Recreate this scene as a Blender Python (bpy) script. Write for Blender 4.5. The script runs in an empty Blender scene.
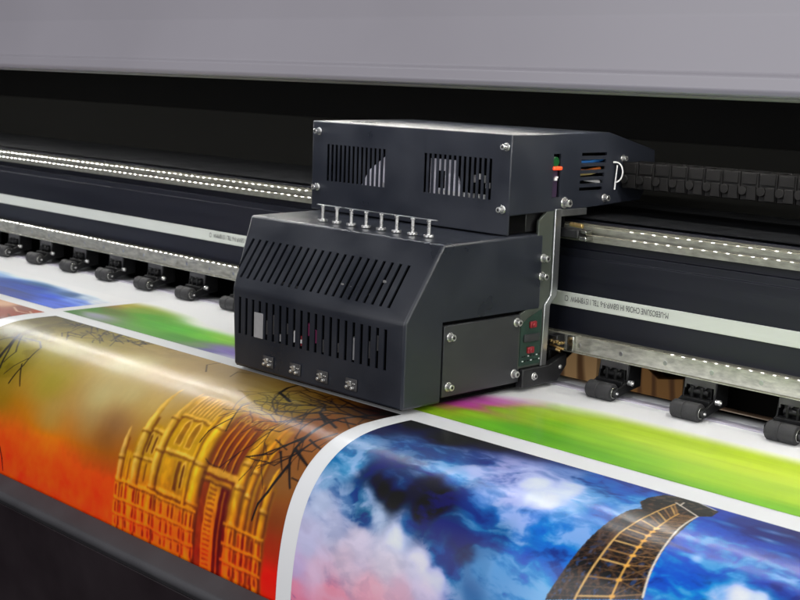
ART = {"Y":[[-7605,302,75,60,12],[-7315,137,70,58,10],[-6857,112,85,70,12],[-5987,65,115,95,30],[-4687,69,135,105,60],[-3462,263,130,100,60],[-2444,
378,105,70,35],[-1847,331,75,45,22],[-1251,315,30,20,14],[-1069,277,20,14,12],[-7276,1061,90,80,40],[-6780,1364,125,108,35],[-6121,1160,140,120,50],
[-5888,868,120,100,35],[-4755,1034,160,140,85],[-3534,1056,155,128,85],[-3044,735,135,105,60],[-6899,1652,100,85,25],[-5653,1678,140,120,45],[-4586,
1647,165,145,90],[-4166,1470,160,135,80],[-3730,1507,160,125,65],[-6548,2061,125,105,40],[-6428,2353,170,110,40],[-6374,2593,235,85,20],[-6349,2853,
255,70,15],[-5352,2065,150,130,75],[-5228,2399,200,120,55],[-5175,2686,255,90,15],[-5161,2864,250,70,10],[-4543,1953,145,120,75],[-4095,1855,115,80,
50],[-4178,2049,110,75,45],[-4381,2324,150,95,50],[-3982,2289,140,85,45],[-4320,2598,245,90,20],[-4094,2772,250,75,15],[-3918,2556,230,90,25],[-3496,
2786,245,90,15],[-2760,2700,240,85,20],[-3160,2479,190,110,25],[-3339,1974,150,115,30],[-2704,1826,150,120,30],[-2566,1407,140,105,30],[-2709,2153,150,
95,20],[-1942,1967,100,60,15],[-2061,1668,95,45,15],[-2296,2366,170,80,15],[-1630,2396,130,60,15],[-1322,1813,110,75,40],[-1355,1331,120,72,40],[-1454,
961,105,60,32],[-1273,1577,110,70,42],[-1152,2171,105,60,28],[-1122,2456,140,55,22],[-1110,2730,225,40,20],[-1569,2785,235,70,20],[-2229,2767,245,100,
20],[-2240,1105,140,110,35],[-2269,806,125,105,35],[-1848,888,100,85,25],[-2549,644,130,100,40],[-1941,1368,150,110,50]],"B":[[-673,415,8,9,22],[-41,
550,10,12,30],[89,267,10,10,24],[421,355,12,14,36],[830,262,20,26,60],[1237,261,28,45,110],[1662,456,60,90,180],[2032,530,45,85,185],[2209,636,60,105,
200],[-708,769,16,30,62],[-705,1111,30,75,140],[-695,1333,50,100,165],[-497,1472,90,135,190],[-669,1694,130,160,200],[-619,1885,165,180,212],[-651,
2230,175,170,205],[-751,2546,185,160,200],[-709,2747,225,140,165],[-257,2637,245,150,170],[250,2483,250,170,185],[601,2350,245,180,198],[-427,2452,210,
170,195],[-352,2007,180,185,218],[18,2093,215,195,220],[-127,2272,220,185,205],[100,1838,170,190,220],[442,1885,200,206,230],[413,2119,235,215,228],
[749,2024,205,200,226],[879,2249,215,195,225],[977,2133,190,190,230],[-117,1700,60,100,150],[-293,1848,140,165,205],[-219,1448,30,45,80],[36,1548,8,11,
22],[224,1592,7,9,16],[-98,1496,10,16,34],[-37,1827,40,85,130],[-33,1387,30,50,100],[619,1570,4,5,10],[559,1660,5,7,14],[698,1512,5,7,14],[368,1468,14,
24,44],[509,1397,12,20,38],[204,1437,25,50,100],[507,1773,50,90,160],[892,1710,12,55,115],[1061,1801,6,40,90],[1211,1874,5,32,75],[997,1909,40,90,170],
[1178,2074,20,70,150],[1358,2106,15,55,130],[1417,1961,14,70,160],[1416,1550,18,62,135],[1220,1508,20,70,150],[1401,1701,14,62,140],[-223,1045,30,62,
125],[65,1003,26,60,120],[389,1146,55,105,185],[674,1191,70,115,200],[565,797,45,60,120],[732,1011,130,145,205],[788,777,150,155,205],[1006,756,140,
150,205],[1045,1005,90,100,170],[1294,964,185,195,230],[1597,1094,200,208,238],[1477,1120,180,192,230],[1639,847,185,200,235],[1928,811,120,150,215],
[1850,1049,90,130,210],[1316,1195,130,140,205],[1079,1251,110,130,205],[1341,609,120,135,195],[1411,1387,100,120,205],[1617,1371,115,130,215],[1767,
1432,60,105,210],[1651,1575,90,115,205],[1677,1709,35,85,195],[1612,1903,22,80,190],[1893,1819,45,100,205],[1944,1625,70,110,212],[1933,1371,85,115,
212],[2059,1190,80,110,205],[2099,1039,70,110,205],[2078,1888,85,140,225],[2159,1737,60,110,215],[2863,456,20,70,175],[2962,831,32,85,195],[3035,438,
16,50,130],[3319,465,16,42,115],[3507,416,14,35,100],[3457,851,30,75,180],[3356,966,28,80,190],[3360,1255,14,80,190],[3098,1253,22,82,200],[3246,1506,
20,90,205],[3057,1482,26,90,205],[3857,1260,25,70,170],[3677,1228,20,70,180],[3834,1004,30,75,180],[3453,1494,150,175,228],[3583,1426,215,220,242],
[3735,1405,190,205,238]],"G":[[-7980,-108,50,110,15],[-8214,-494,60,120,15],[-7928,-480,60,130,12],[-8242,-760,120,70,30],[-8149,-903,175,110,40],
[-8000,-976,200,180,60],[-7692,-544,100,110,30],[-7523,-227,150,150,170],[-8314,-806,150,90,50],[-7448,-915,130,160,40],[-6981,-766,80,160,15],[-6413,
-540,80,165,12],[-5975,-553,85,185,14],[-5354,-501,110,200,25],[-5105,-632,150,210,40],[-5534,-239,70,150,12],[-4979,-146,110,150,80],[-4711,-101,110,
95,180],[-4606,-251,140,120,200],[-4345,-7,200,195,225],[-4461,-248,125,100,190],[-3986,74,190,190,225],[-8491,-1175,235,238,225],[-8539,-778,225,230,
220],[-7851,-1359,240,240,240],[-7216,-1265,235,240,235],[-6613,-1177,235,240,230],[-5982,-1049,225,235,215],[-5549,-1055,215,235,195],[-8073,-1334,
240,240,240],[-6106,-1657,240,240,240],[-3202,-270,100,150,150],[-2477,-393,100,180,20],[-1050,49,170,205,20],[-1024,-193,150,190,10],[-958,-352,175,
120,90],[-1033,-540,205,60,170],[-887,-664,200,55,175],[-850,-862,205,70,185],[-781,-1028,205,110,190],[-742,-1231,215,165,215],[-1135,-777,210,120,
190],[-612,-1329,215,190,190],[-519,-727,150,195,10],[-271,-918,160,195,15],[-625,-376,150,200,5],[-175,-178,110,185,0],[137,-273,90,165,0],[458,-268,
95,165,0],[260,-752,130,185,0],[-174,-1047,175,200,50],[-153,-1356,190,210,100],[511,-1083,180,205,10],[860,-616,150,195,0],[1181,-186,110,175,0],
[1166,-1014,190,208,20],[1515,-350,140,190,0],[1887,27,120,180,0],[1773,-950,200,215,20],[2136,-384,170,200,0],[2470,-18,135,190,0],[2397,-965,205,215,
20],[2716,-416,180,205,0],[3031,-36,130,190,0],[2778,-959,210,220,10],[3072,-423,190,210,0],[3287,-31,135,190,0],[-725,-1638,238,236,236],[-500,-1708,
240,240,240],[-71,-1683,240,240,238],[391,-1589,238,240,225],[805,-1534,238,240,225],[1328,-1464,238,240,225],[1939,-1383,238,240,225],[2514,-1421,238,
240,225],[-513,-2082,240,240,240],[1150,-1921,240,240,240],[2233,-1932,240,240,240]],"BL":[[-10756,-616,20,60,140],[-10121,-694,20,55,150],[-9152,-476,
30,70,180],[-10104,-180,15,45,120],[-9462,-158,20,50,130],[-8622,-330,60,90,190],[-8616,-657,90,120,200],[-9152,-813,50,80,120],[-8763,-917,160,175,
190],[-10213,-919,40,80,120],[-8403,-828,210,215,230],[-11638,-1004,120,150,190],[-11104,-1249,170,185,200],[-10137,-1227,200,210,215],[-9230,-1207,
240,240,240],[-12259,-1523,240,240,240],[-10939,-1517,240,240,240],[-8605,-1161,240,240,240]],"BR":[[-8968,353,190,150,120],[-8458,322,120,70,60],
[-8139,269,150,60,25],[-8141,651,130,50,30],[-7822,603,90,40,30],[-8043,930,110,50,35]],"Br":[[[-1038,235,411],[-1179,553,379],[-1303,824,347],[-1321,
998,316],[-1317,1252,285],[-1313,1434,255],[-1273,1577,225],[-1082,1834,194]],[[-1179,553,204],[-1529,480,182],[-1765,686,157],[-2079,828,132],[-2289,
899,106]],[[-1293,1455,297],[-1117,1532,225],[-960,1596,155]],[[-1317,1252,199],[-1451,1449,160],[-1665,1623,121],[-1832,1690,81]],[[-1241,1615,295],
[-1281,1760,261],[-1353,1944,227],[-1442,2087,194],[-1478,2256,159]],[[-1321,998,252],[-1606,826,257],[-1156,1013,249]],[[-1606,826,206],[-1781,589,
157],[-2029,566,106]],[[-2132,783,318],[-2480,631,290],[-2593,424,257],[-2627,222,223]],[[-2480,631,152],[-2289,899,117],[-2093,1035,84]],[[-1823,635,
252],[-1978,831,196],[-2284,931,142],[-2474,981,86]],[[-1618,747,207],[-1693,954,171],[-1715,1099,136],[-1710,1201,102]],[[-2511,1131,128],[-2427,1332,
120],[-2589,1568,113],[-2616,1712,106]],[[-2427,1332,127],[-2359,1506,105]],[[-2511,1131,128],[-2461,1033,85]],[[-1325,1076,251],[-1332,1323,206],
[-1475,1456,165],[-1546,1579,122],[-1859,1697,81]],[[-1244,1293,198],[-1107,1339,167],[-997,1362,137]],[[-1453,1528,199],[-1296,1698,98]],[[-1246,1441,
99],[-1088,1419,78],[-1031,1212,59]],[[-1116,1738,117],[-991,1748,87],[-869,1800,58]],[[-1264,792,121],[-993,974,89],[-938,1093,59]],[[-1242,675,153],
[-1539,611,128],[-1832,459,102],[-2120,402,75]],[[-1179,553,122],[-1047,815,95],[-910,780,70]],[[-1595,560,167],[-1720,304,85]],[[-2627,222,134],
[-2310,351,98],[-2011,327,65]],[[-1780,645,168],[-1715,867,139],[-1577,1125,112],[-1681,1314,86],[-1822,1330,61]],[[-1819,442,148],[-1978,569,106],
[-2239,553,65]],[[-1634,1420,121],[-1399,1487,99]],[[-1477,804,184],[-1499,988,132],[-1485,1208,81]],[[-1336,1276,100],[-1097,1645,58]],[[-7177,1149,
325],[-7073,1340,396],[-7024,1552,467]],[[-7209,1100,203],[-6961,1449,233],[-6857,1688,264]],[[-7113,1126,162],[-6811,1412,145],[-6862,1597,132]],
[[-7020,1151,107],[-6651,1131,125],[-6470,1229,144],[-6425,1548,162],[-6491,1826,182]],[[-6479,1544,156],[-6231,1814,128]],[[-6437,1430,104],[-6602,
1604,91],[-6696,1743,79]],[[-7374,1314,136],[-7246,1201,108],[-6901,1193,80]],[[-6370,2617,195],[-6306,2742,162],[-6272,2886,130]],[[-3770,658,93],
[-4043,441,83],[-4039,240,72]],[[-3400,599,68],[-3540,376,64],[-3379,329,58]],[[-5886,287,117],[-6070,241,92],[-5834,131,65]],[[-5876,505,116],[-5781,
550,90],[-5711,441,64]],[[-6653,705,120],[-6701,778,93],[-6531,878,66]],[[-7277,380,125],[-7077,397,96],[-7270,470,69]],[[-6458,828,119],[-6546,786,
93],[-6272,747,65]],[[-5680,438,116],[-5828,367,91],[-5371,472,63]],[[-6064,697,117],[-6018,748,90],[-5939,798,64]],[[-5550,287,115],[-5503,203,90],
[-5495,482,64]],[[-6635,333,121],[-6671,254,95],[-6560,227,67]],[[-5720,128,117],[-5716,221,91],[-5857,196,65]],[[-5762,347,116],[-5752,347,90],[-5760,
386,65]],[[-6857,384,122],[-6994,201,96],[-6664,688,67]],[[-5905,569,116],[-5843,534,90],[-5705,519,64]],[[-6209,509,118],[-6305,478,92],[-5891,671,
64]],[[-6479,471,120],[-6406,489,93],[-6438,446,67]],[[-5708,182,117],[-5614,165,90],[-5704,22,65]],[[-5787,514,116],[-5850,518,90],[-5623,752,63]],
[[-6045,402,118],[-6152,264,92],[-5840,592,64]],[[-7075,425,123],[-6954,367,96],[-7064,223,69]],[[-5442,379,114],[-5489,434,89],[-5380,261,64]],
[[-5735,365,116],[-5631,340,90],[-5667,251,65]],[[-6401,323,120],[-6332,403,93],[-6265,394,66]],[[-6079,577,117],[-5940,664,90],[-6049,672,65]],
[[-6227,304,119],[-6191,220,93],[-5958,453,65]],[[-6417,427,120],[-6476,516,93],[-6122,629,65]],[[-6107,326,118],[-5933,360,91],[-5953,319,65]],
[[-6021,370,118],[-6155,255,92],[-6019,193,66]],[[-7147,337,124],[-7129,375,96],[-6895,439,68]],[[-6453,226,121],[-6397,330,93],[-6194,514,66]],
[[-7019,481,123],[-6916,441,95],[-6819,555,68]],[[-6981,384,123],[-7130,317,97],[-7024,269,69]],[[-6771,258,122],[-6844,107,96],[-6805,274,68]],
[[-6486,522,120],[-6616,475,94],[-6286,485,66]],[[-6274,342,119],[-6401,288,93],[-6058,660,65]],[[-6392,606,119],[-6334,693,92],[-6548,681,66]],
[[-6332,209,120],[-6537,151,94],[-6121,171,66]],[[-5692,264,116],[-5545,300,90],[-5466,339,64]],[[-6686,348,121],[-6795,272,95],[-6392,541,66]],
[[-6119,674,117],[-6094,603,91],[-5843,751,64]],[[-6557,591,120],[-6482,556,93],[-6394,574,66]],[[-5614,384,115],[-5750,405,90],[-5712,395,64]],
[[-5706,135,117],[-5736,163,91],[-5332,200,64]],[[-7070,323,124],[-6946,394,96],[-7133,195,69]],[[-6046,306,118],[-6155,207,93],[-5969,436,65]],
[[-5543,359,115],[-5637,205,90],[-5586,444,64]],[[-5445,340,115],[-5539,148,90],[-5423,273,64]],[[-6387,647,119],[-6269,760,92],[-6147,649,65]],
[[-6576,329,121],[-6733,232,95],[-6452,402,67]],[[-6252,326,119],[-6219,426,92],[-6302,369,66]],[[-6274,419,119],[-6273,292,93],[-5886,498,65]],
[[-5649,237,116],[-5709,129,91],[-5763,253,65]],[[-6266,522,118],[-6196,520,92],[-6215,508,66]],[[-5505,324,115],[-5427,345,89],[-5419,201,64]],
[[-6504,618,120],[-6417,601,93],[-6506,818,66]],[[-6977,345,123],[-7126,248,97],[-6887,274,68]],[[-5662,305,116],[-5627,422,90],[-5321,467,63]],
[[-5561,334,115],[-5434,351,89],[-5522,287,64]],[[-5997,446,117],[-5879,459,91],[-5620,549,64]],[[-6491,695,119],[-6702,687,94],[-6347,921,65]],
[[-5552,301,115],[-5448,434,89],[-5417,322,64]]],"tw":[[2107,1962],[2163,1745],[2202,1531],[2225,1353],[2252,1111],[2280,875],[2344,799],[2238,677],
[2226,545],[2272,363],[2469,287],[2655,350],[2816,395],[2847,549],[2769,632],[2823,913],[2854,1238],[2890,1504],[2932,1701]],"L":[[[[2117,1934,122],
[2167,1752,114],[2207,1539,106],[2231,1363,98],[2261,1123,91],[2292,891,84]],[60,55,60]],[[[2376,1845,137],[2674,1756,135]],[208,170,112]],[[[2674,
1756,95],[2918,1660,94]],[150,115,78]],[[[2116,1914,81],[2376,1845,80]],[85,65,50]],[[[2674,1756,79],[2890,1532,79]],[120,90,60]],[[[2669,1618,79],
[2918,1660,78]],[120,90,60]],[[[2376,1845,56],[2669,1618,56]],[90,65,45]],[[[2397,1671,56],[2674,1756,55]],[90,65,45]],[[[2116,1914,65],[2397,1671,
64]],[70,55,48]],[[[2159,1764,65],[2376,1845,64]],[70,55,48]],[[[2389,1758,64],[2673,1687,63]],[105,82,60]],[[[2673,1687,63],[2906,1597,63]],[105,82,
60]],[[[2139,1839,57],[2389,1758,56]],[75,60,50]],[[[2397,1671,137],[2669,1618,135]],[150,115,78]],[[[2669,1618,95],[2890,1532,94]],[150,115,78]],
[[[2159,1764,81],[2397,1671,80]],[85,65,50]],[[[2669,1618,79],[2869,1419,79]],[120,90,60]],[[[2665,1485,80],[2890,1532,79]],[120,90,60]],[[[2397,1671,
56],[2665,1485,56]],[90,65,45]],[[[2414,1501,56],[2669,1618,56]],[90,65,45]],[[[2159,1764,65],[2414,1501,65]],[70,55,48]],[[[2193,1601,65],[2397,1671,
64]],[70,55,48]],[[[2409,1588,64],[2668,1552,64]],[105,82,60]],[[[2668,1552,64],[2875,1469,63]],[105,82,60]],[[[2178,1684,57],[2409,1588,56]],[75,60,
50]],[[[2414,1501,137],[2665,1485,136]],[208,170,112]],[[[2665,1485,96],[2869,1419,95]],[150,115,78]],[[[2193,1601,81],[2414,1501,81]],[85,65,50]],
[[[2665,1485,80],[2856,1339,79]],[120,90,60]],[[[2661,1387,80],[2869,1419,79]],[120,90,60]],[[[2414,1501,56],[2661,1387,56]],[90,65,45]],[[[2419,1399,
57],[2665,1485,56]],[90,65,45]],[[[2193,1601,65],[2419,1399,65]],[70,55,48]],[[[2211,1483,65],[2414,1501,65]],[70,55,48]],[[[2417,1450,65],[2661,1433,
64]],[105,82,60]],[[[2661,1433,64],[2863,1380,63]],[105,82,60]],[[[2202,1536,57],[2417,1450,57]],[75,60,50]],[[[2419,1399,138],[2661,1387,136]],[150,
115,78]],[[[2661,1387,96],[2856,1339,95]],[150,115,78]],[[[2211,1483,82],[2419,1399,81]],[85,65,50]],[[[2661,1387,80],[2846,1254,80]],[120,90,60]],
[[[2655,1291,80],[2856,1339,79]],[120,90,60]],[[[2419,1399,57],[2655,1291,56]],[90,65,45]],[[[2420,1300,57],[2661,1387,56]],[90,65,45]],[[[2211,1483,
65],[2420,1300,65]],[70,55,48]],[[[2224,1376,66],[2419,1399,65]],[70,55,48]],[[[2418,1346,65],[2659,1340,64]],[105,82,60]],[[[2659,1340,64],[2851,1297,
64]],[105,82,60]],[[[2218,1431,57],[2418,1346,57]],[75,60,50]],[[[2420,1300,138],[2655,1291,137]],[208,170,112]],[[[2655,1291,97],[2846,1254,96]],[150,
115,78]],[[[2224,1376,82],[2420,1300,81]],[85,65,50]],[[[2655,1291,80],[2833,1170,80]],[120,90,60]],[[[2651,1214,81],[2846,1254,80]],[120,90,60]],
[[[2420,1300,57],[2651,1214,57]],[90,65,45]],[[[2420,1210,57],[2655,1291,56]],[90,65,45]],[[[2224,1376,66],[2420,1210,65]],[70,55,48]],[[[2243,1259,
66],[2420,1300,65]],[70,55,48]],[[[2421,1256,65],[2652,1251,64]],[105,82,60]],[[[2652,1251,64],[2840,1213,64]],[105,82,60]],[[[2232,1321,57],[2421,
1256,57]],[75,60,50]],[[[2420,1210,139],[2651,1214,137]],[150,115,78]],[[[2651,1214,97],[2833,1170,96]],[150,115,78]],[[[2243,1259,82],[2420,1210,82]],
[85,65,50]],[[[2651,1214,81],[2822,1091,81]],[120,90,60]],[[[2645,1145,81],[2833,1170,80]],[120,90,60]],[[[2420,1210,57],[2645,1145,57]],[90,65,45]],
[[[2434,1138,57],[2651,1214,57]],[90,65,45]],[[[2243,1259,66],[2434,1138,66]],[70,55,48]],[[[2252,1138,66],[2420,1210,65]],[70,55,48]],[[[2427,1175,
65],[2648,1180,65]],[105,82,60]],[[[2648,1180,65],[2826,1131,64]],[105,82,60]],[[[2249,1200,58],[2427,1175,57]],[75,60,50]],[[[2434,1138,139],[2645,
1145,138]],[208,170,112]],[[[2645,1145,97],[2822,1091,97]],[150,115,78]],[[[2252,1138,83],[2434,1138,82]],[85,65,50]],[[[2645,1145,81],[2810,1015,81]],
[120,90,60]],[[[2645,1084,81],[2822,1091,81]],[120,90,60]],[[[2434,1138,57],[2645,1084,57]],[90,65,45]],[[[2445,1068,58],[2645,1145,57]],[90,65,45]],
[[[2252,1138,66],[2445,1068,66]],[70,55,48]],[[[2270,1048,66],[2434,1138,66]],[70,55,48]],[[[2440,1105,66],[2644,1115,65]],[105,82,60]],[[[2644,1115,
65],[2816,1054,65]],[105,82,60]],[[[2259,1090,58],[2440,1105,57]],[75,60,50]],[[[2445,1068,140],[2645,1084,138]],[150,115,78]],[[[2645,1084,98],[2810,
1015,97]],[150,115,78]],[[[2645,1084,81],[2795,942,82]],[120,90,60]],[[[2645,1029,82],[2810,1015,81]],[120,90,60]],[[[2445,1068,58],[2645,1029,57]],
[90,65,45]],[[[2459,973,58],[2645,1084,57]],[90,65,45]],[[[2270,1048,66],[2459,973,66]],[70,55,48]],[[[2284,969,67],[2445,1068,66]],[70,55,48]],
[[[2453,1022,66],[2645,1057,65]],[105,82,60]],[[[2645,1057,65],[2803,980,65]],[105,82,60]],[[[2278,1009,58],[2453,1022,58]],[75,60,50]],[[[2459,973,
141],[2645,1029,139]],[208,170,112]],[[[2645,1029,98],[2795,942,98]],[150,115,78]],[[[2645,1029,82],[2788,868,82]],[120,90,60]],[[[2642,966,82],[2795,
942,82]],[120,90,60]],[[[2459,973,58],[2642,966,57]],[90,65,45]],[[[2465,865,58],[2645,1029,57]],[90,65,45]],[[[2463,920,66],[2643,1000,65]],[105,82,
60]],[[[2643,1000,65],[2789,905,65]],[105,82,60]],[[[2289,926,59],[2463,920,58]],[75,60,50]],[[[2465,865,142],[2642,966,139]],[150,115,78]],[[[2642,
966,98],[2788,868,98]],[150,115,78]],[[[2642,966,82],[2784,803,82]],[120,90,60]],[[[2642,888,82],[2788,868,82]],[120,90,60]],[[[2465,865,58],[2642,888,
58]],[90,65,45]],[[[2471,763,59],[2642,966,57]],[90,65,45]],[[[2467,816,67],[2643,928,66]],[105,82,60]],[[[2643,928,66],[2787,836,66]],[105,82,60]],
[[[2298,868,59],[2467,816,58]],[75,60,50]],[[[2471,763,143],[2642,888,140]],[208,170,112]],[[[2642,888,99],[2784,803,99]],[150,115,78]],[[[2642,888,
82],[2779,746,83]],[120,90,60]],[[[2640,820,83],[2784,803,82]],[120,90,60]],[[[2471,763,59],[2640,820,58]],[90,65,45]],[[[2473,670,59],[2642,888,58]],
[90,65,45]],[[[2473,718,67],[2641,855,66]],[105,82,60]],[[[2641,855,66],[2782,775,66]],[105,82,60]],[[[2306,835,59],[2473,718,59]],[75,60,50]],[[[2473,
670,143],[2640,820,141]],[150,115,78]],[[[2640,820,99],[2779,746,99]],[150,115,78]],[[[2640,820,83],[2771,685,83]],[120,90,60]],[[[2632,745,83],[2779,
746,83]],[120,90,60]],[[[2473,670,59],[2632,745,58]],[90,65,45]],[[[2473,573,59],[2640,820,58]],[90,65,45]],[[[2473,622,68],[2637,784,66]],[105,82,
60]],[[[2637,784,66],[2775,716,66]],[105,82,60]],[[[2312,804,59],[2473,622,59]],[75,60,50]],[[[2473,573,144],[2632,745,142]],[208,170,112]],[[[2632,
745,100],[2771,685,100]],[150,115,78]],[[[2632,745,83],[2766,654,83]],[120,90,60]],[[[2627,705,84],[2771,685,83]],[120,90,60]],[[[2473,573,59],[2627,
705,59]],[90,65,45]],[[[2471,523,60],[2632,745,58]],[90,65,45]],[[[2472,548,68],[2630,725,67]],[105,82,60]],[[[2630,725,67],[2768,669,67]],[105,82,
60]],[[[2316,779,59],[2472,548,60]],[75,60,50]],[[[2471,523,145],[2627,705,142]],[150,115,78]],[[[2627,705,100],[2766,654,100]],[150,115,78]],[[[2370,
1872,209],[2396,1680,198],[2415,1494,187],[2418,1348,176],[2420,1209,166],[2443,1076,155],[2466,832,145],[2471,497,137]],[208,170,112]],[[[2673,1777,
190],[2667,1599,180],[2661,1429,170],[2653,1271,161],[2643,1130,152],[2641,976,142],[2624,684,134]],[212,165,98]],[[[2921,1680,188],[2877,1480,180],
[2853,1322,172],[2827,1141,164],[2789,917,157],[2764,638,150]],[225,215,200]],[[[2661,1760,269],[2686,1752,269]],[225,170,95]],[[[2657,1622,270],[2681,
1614,270]],[225,170,95]],[[[2654,1490,271],[2677,1481,271]],[225,170,95]],[[[2649,1391,272],[2672,1382,272]],[225,170,95]],[[[2644,1296,274],[2666,
1286,273]],[225,170,95]],[[[2640,1219,275],[2661,1209,275]],[225,170,95]],[[[2634,1151,276],[2655,1140,276]],[225,170,95]],[[[2635,1090,277],[2655,
1079,277]],[225,170,95]],[[[2634,1035,278],[2655,1023,278]],[225,170,95]],[[[2456,475,137],[2769,632,134]],[225,215,200]],[[[2578,320,138],[2786,392,
136]],[200,195,190]],[[[2521,515,128],[2499,422,129]],[225,215,200]]]}
import bpy, bmesh, math, random
import numpy as np
from mathutils import Vector, Matrix
random.seed(7)
rng = np.random.default_rng(5)
scene = bpy.context.scene
COL = scene.collection

# ------------------------------------------------------------------ materials
def lin(c):
    c = np.asarray(c, dtype=float) / 255.0
    return np.where(c <= .04045, c / 12.92, ((c + .055) / 1.055) ** 2.4)

def mat(name, color, rough=.5, metal=0., nscale=60., namt=.12, bump=0., bscale=400., stretch=(1, 1, 1),
        rvar=.12, coat=0., spec=.5, emit=None):
    m = bpy.data.materials.new(name); m.use_nodes = True
    nt = m.node_tree; N = nt.nodes; L = nt.links
    b = N['Principled BSDF']
    b.inputs['Metallic'].default_value = metal
    b.inputs['Specular IOR Level'].default_value = spec
    b.inputs['Coat Weight'].default_value = coat
    b.inputs['Coat Roughness'].default_value = .15
    tc = N.new('ShaderNodeTexCoord'); mp = N.new('ShaderNodeMapping')
    mp.inputs['Scale'].default_value = stretch
    L.new(tc.outputs['Object'], mp.inputs['Vector'])
    n = N.new('ShaderNodeTexNoise'); n.inputs['Scale'].default_value = nscale; n.inputs['Detail'].default_value = 6
    L.new(mp.outputs[0], n.inputs['Vector'])
    mr = N.new('ShaderNodeMapRange')
    mr.inputs['From Min'].default_value = .25; mr.inputs['From Max'].default_value = .75
    mr.inputs['To Min'].default_value = 1 - namt; mr.inputs['To Max'].default_value = 1 + namt
    L.new(n.outputs['Fac'], mr.inputs['Value'])
    mx = N.new('ShaderNodeVectorMath'); mx.operation = 'SCALE'
    mx.inputs[0].default_value = color
    L.new(mr.outputs[0], mx.inputs['Scale'])
    L.new(mx.outputs[0], b.inputs['Base Color'])
    mr2 = N.new('ShaderNodeMapRange')
    mr2.inputs['From Min'].default_value = .25; mr2.inputs['From Max'].default_value = .75
    mr2.inputs['To Min'].default_value = max(.02, rough - rvar * rough * 2); mr2.inputs['To Max'].default_value = min(1, rough + rvar * rough * 2)
    L.new(n.outputs['Fac'], mr2.inputs['Value']); L.new(mr2.outputs[0], b.inputs['Roughness'])
    if bump:
        n2 = N.new('ShaderNodeTexNoise'); n2.inputs['Scale'].default_value = bscale; n2.inputs['Detail'].default_value = 3
        L.new(mp.outputs[0], n2.inputs['Vector'])
        bp = N.new('ShaderNodeBump'); bp.inputs['Strength'].default_value = bump; bp.inputs['Distance'].default_value = .001
        L.new(n2.outputs['Fac'], bp.inputs['Height']); L.new(bp.outputs[0], b.inputs['Normal'])
    if emit:
        b.inputs['Emission Color'].default_value = (*emit[:3], 1); b.inputs['Emission Strength'].default_value = emit[3]
    return m

M = {}
M['cover'] = mat('navy_powder_coat', (.0150, .0174, .0250), .36, 0, 14, .16, .16, 1500, rvar=.2)
M['cover2'] = mat('navy_powder_coat_upper', (.0148, .0172, .0250), .38, 0, 14, .16, .16, 1500, rvar=.2)
M['panel'] = mat('charcoal_sheet_steel', (.030, .031, .034), .40, .1, 25, .08, .10, 1800)
M['black'] = mat('black_plastic', (.010, .010, .011), .45, 0, 60, .2, .05, 900)
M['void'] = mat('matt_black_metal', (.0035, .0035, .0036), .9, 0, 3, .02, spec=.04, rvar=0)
M['backpanel'] = mat('dark_back_panel', (.0065, .0065, .0060), .8, 0, 3, .04, 0, spec=.05, rvar=0)
M['beam'] = mat('black_anodised_aluminium', (.0085, .0095, .016), .38, .1, 40, .15, .04, 700, (.05, 1, 1))
M['steel'] = mat('brushed_steel', (.50, .50, .47), .22, 1, 90, .12, .12, 500, (.06, 1, 1))
M['rail'] = mat('lacquered_steel_rail', (.16, .155, .12), .020, 0, 220, .2, .0, 900, (.5, 1, 1), rvar=.0, spec=.06)
M['railface'] = mat('ground_steel_rail_face', (.50, .49, .43), .42, .7, 260, .30, .14, 1200, (.35, 1, 1))
M['alu'] = mat('bare_aluminium', (.55, .56, .57), .35, 1, 60, .12, .08, 600, (1, 1, .1))
M['bright'] = mat('bright_screw_steel', (.80, .79, .77), .28, .85, 200, .1)
M['brass'] = mat('brass', (.72, .50, .22), .28, 1, 100, .15)
M['hood'] = mat('lavender_grey_painted_steel', (.325, .308, .342), .40, 0, 2.0, .08, .03, 900)
M['hoodlip'] = mat('grey_rubber_trim', (.30, .29, .27), .5, 0, 20, .06)
M['belt'] = mat('white_belt', (.64, .66, .60), .5, 0, 120, .05, .1, 600, (.1, 1, 1))
M['ink'] = mat('faded_black_ink', (.06, .06, .065), .6, 0, 900, .6)
M['platen'] = mat('grey_platen', (.40, .38, .44), .5, 0, 60, .1, .06, 800)
M['guard'] = mat('grey_guard_plastic', (.055, .053, .058), .6, 0, 20, .08, .06, 1500)
M['guarddark'] = mat('dark_front_apron', (.015, .0095, .012), .6, 0, 10, .2, .04, 900, spec=.3)
M['rubber'] = mat('black_rubber_roller', (.016, .0155, .017), .6, 0, 300, .25, .25, 1500)
M['bracket'] = mat('dark_grey_bracket', (.055, .053, .055), .45, .3, 100, .2, .05, 900)
M['armblack'] = mat('matt_black_arm', (.006, .006, .0065), .5, 0, 100, .2, spec=.25)
M['chain'] = mat('black_nylon_chain', (.0065, .006, .006), .6, 0, 80, .2, .05, 900, spec=.2)
M['green_led'] = mat('green_indicator', (.006, .06, .015), .3, 0, 100, .1, emit=(.02, .35, .08, .02))
M['red_led'] = mat('orange_red_indicator', (.75, .06, .02), .3, 0, 100, .1, emit=(1, .09, .02, .75))
M['pcb'] = mat('green_circuit_board', (.009, .030, .021), .6, 0, 500, .4)
M['red'] = mat('red_plastic', (.24, .012, .020), .45, 0, 200, .15)
M['blue'] = mat('blue_cable', (.02, .13, .38), .4, 0, 100, .2)
M['orange'] = mat('orange_cable', (.55, .16, .03), .4, 0, 100, .2)
M['yellow'] = mat('yellow_cable', (.65, .5, .2), .4, 0, 100, .2)
M['whitecable'] = mat('white_nylon', (.75, .74, .74), .35, 0, 100, .06)
M['magenta'] = mat('magenta_ink_tube', (.16, .015, .07), .3, 0, 100, .2)
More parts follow.
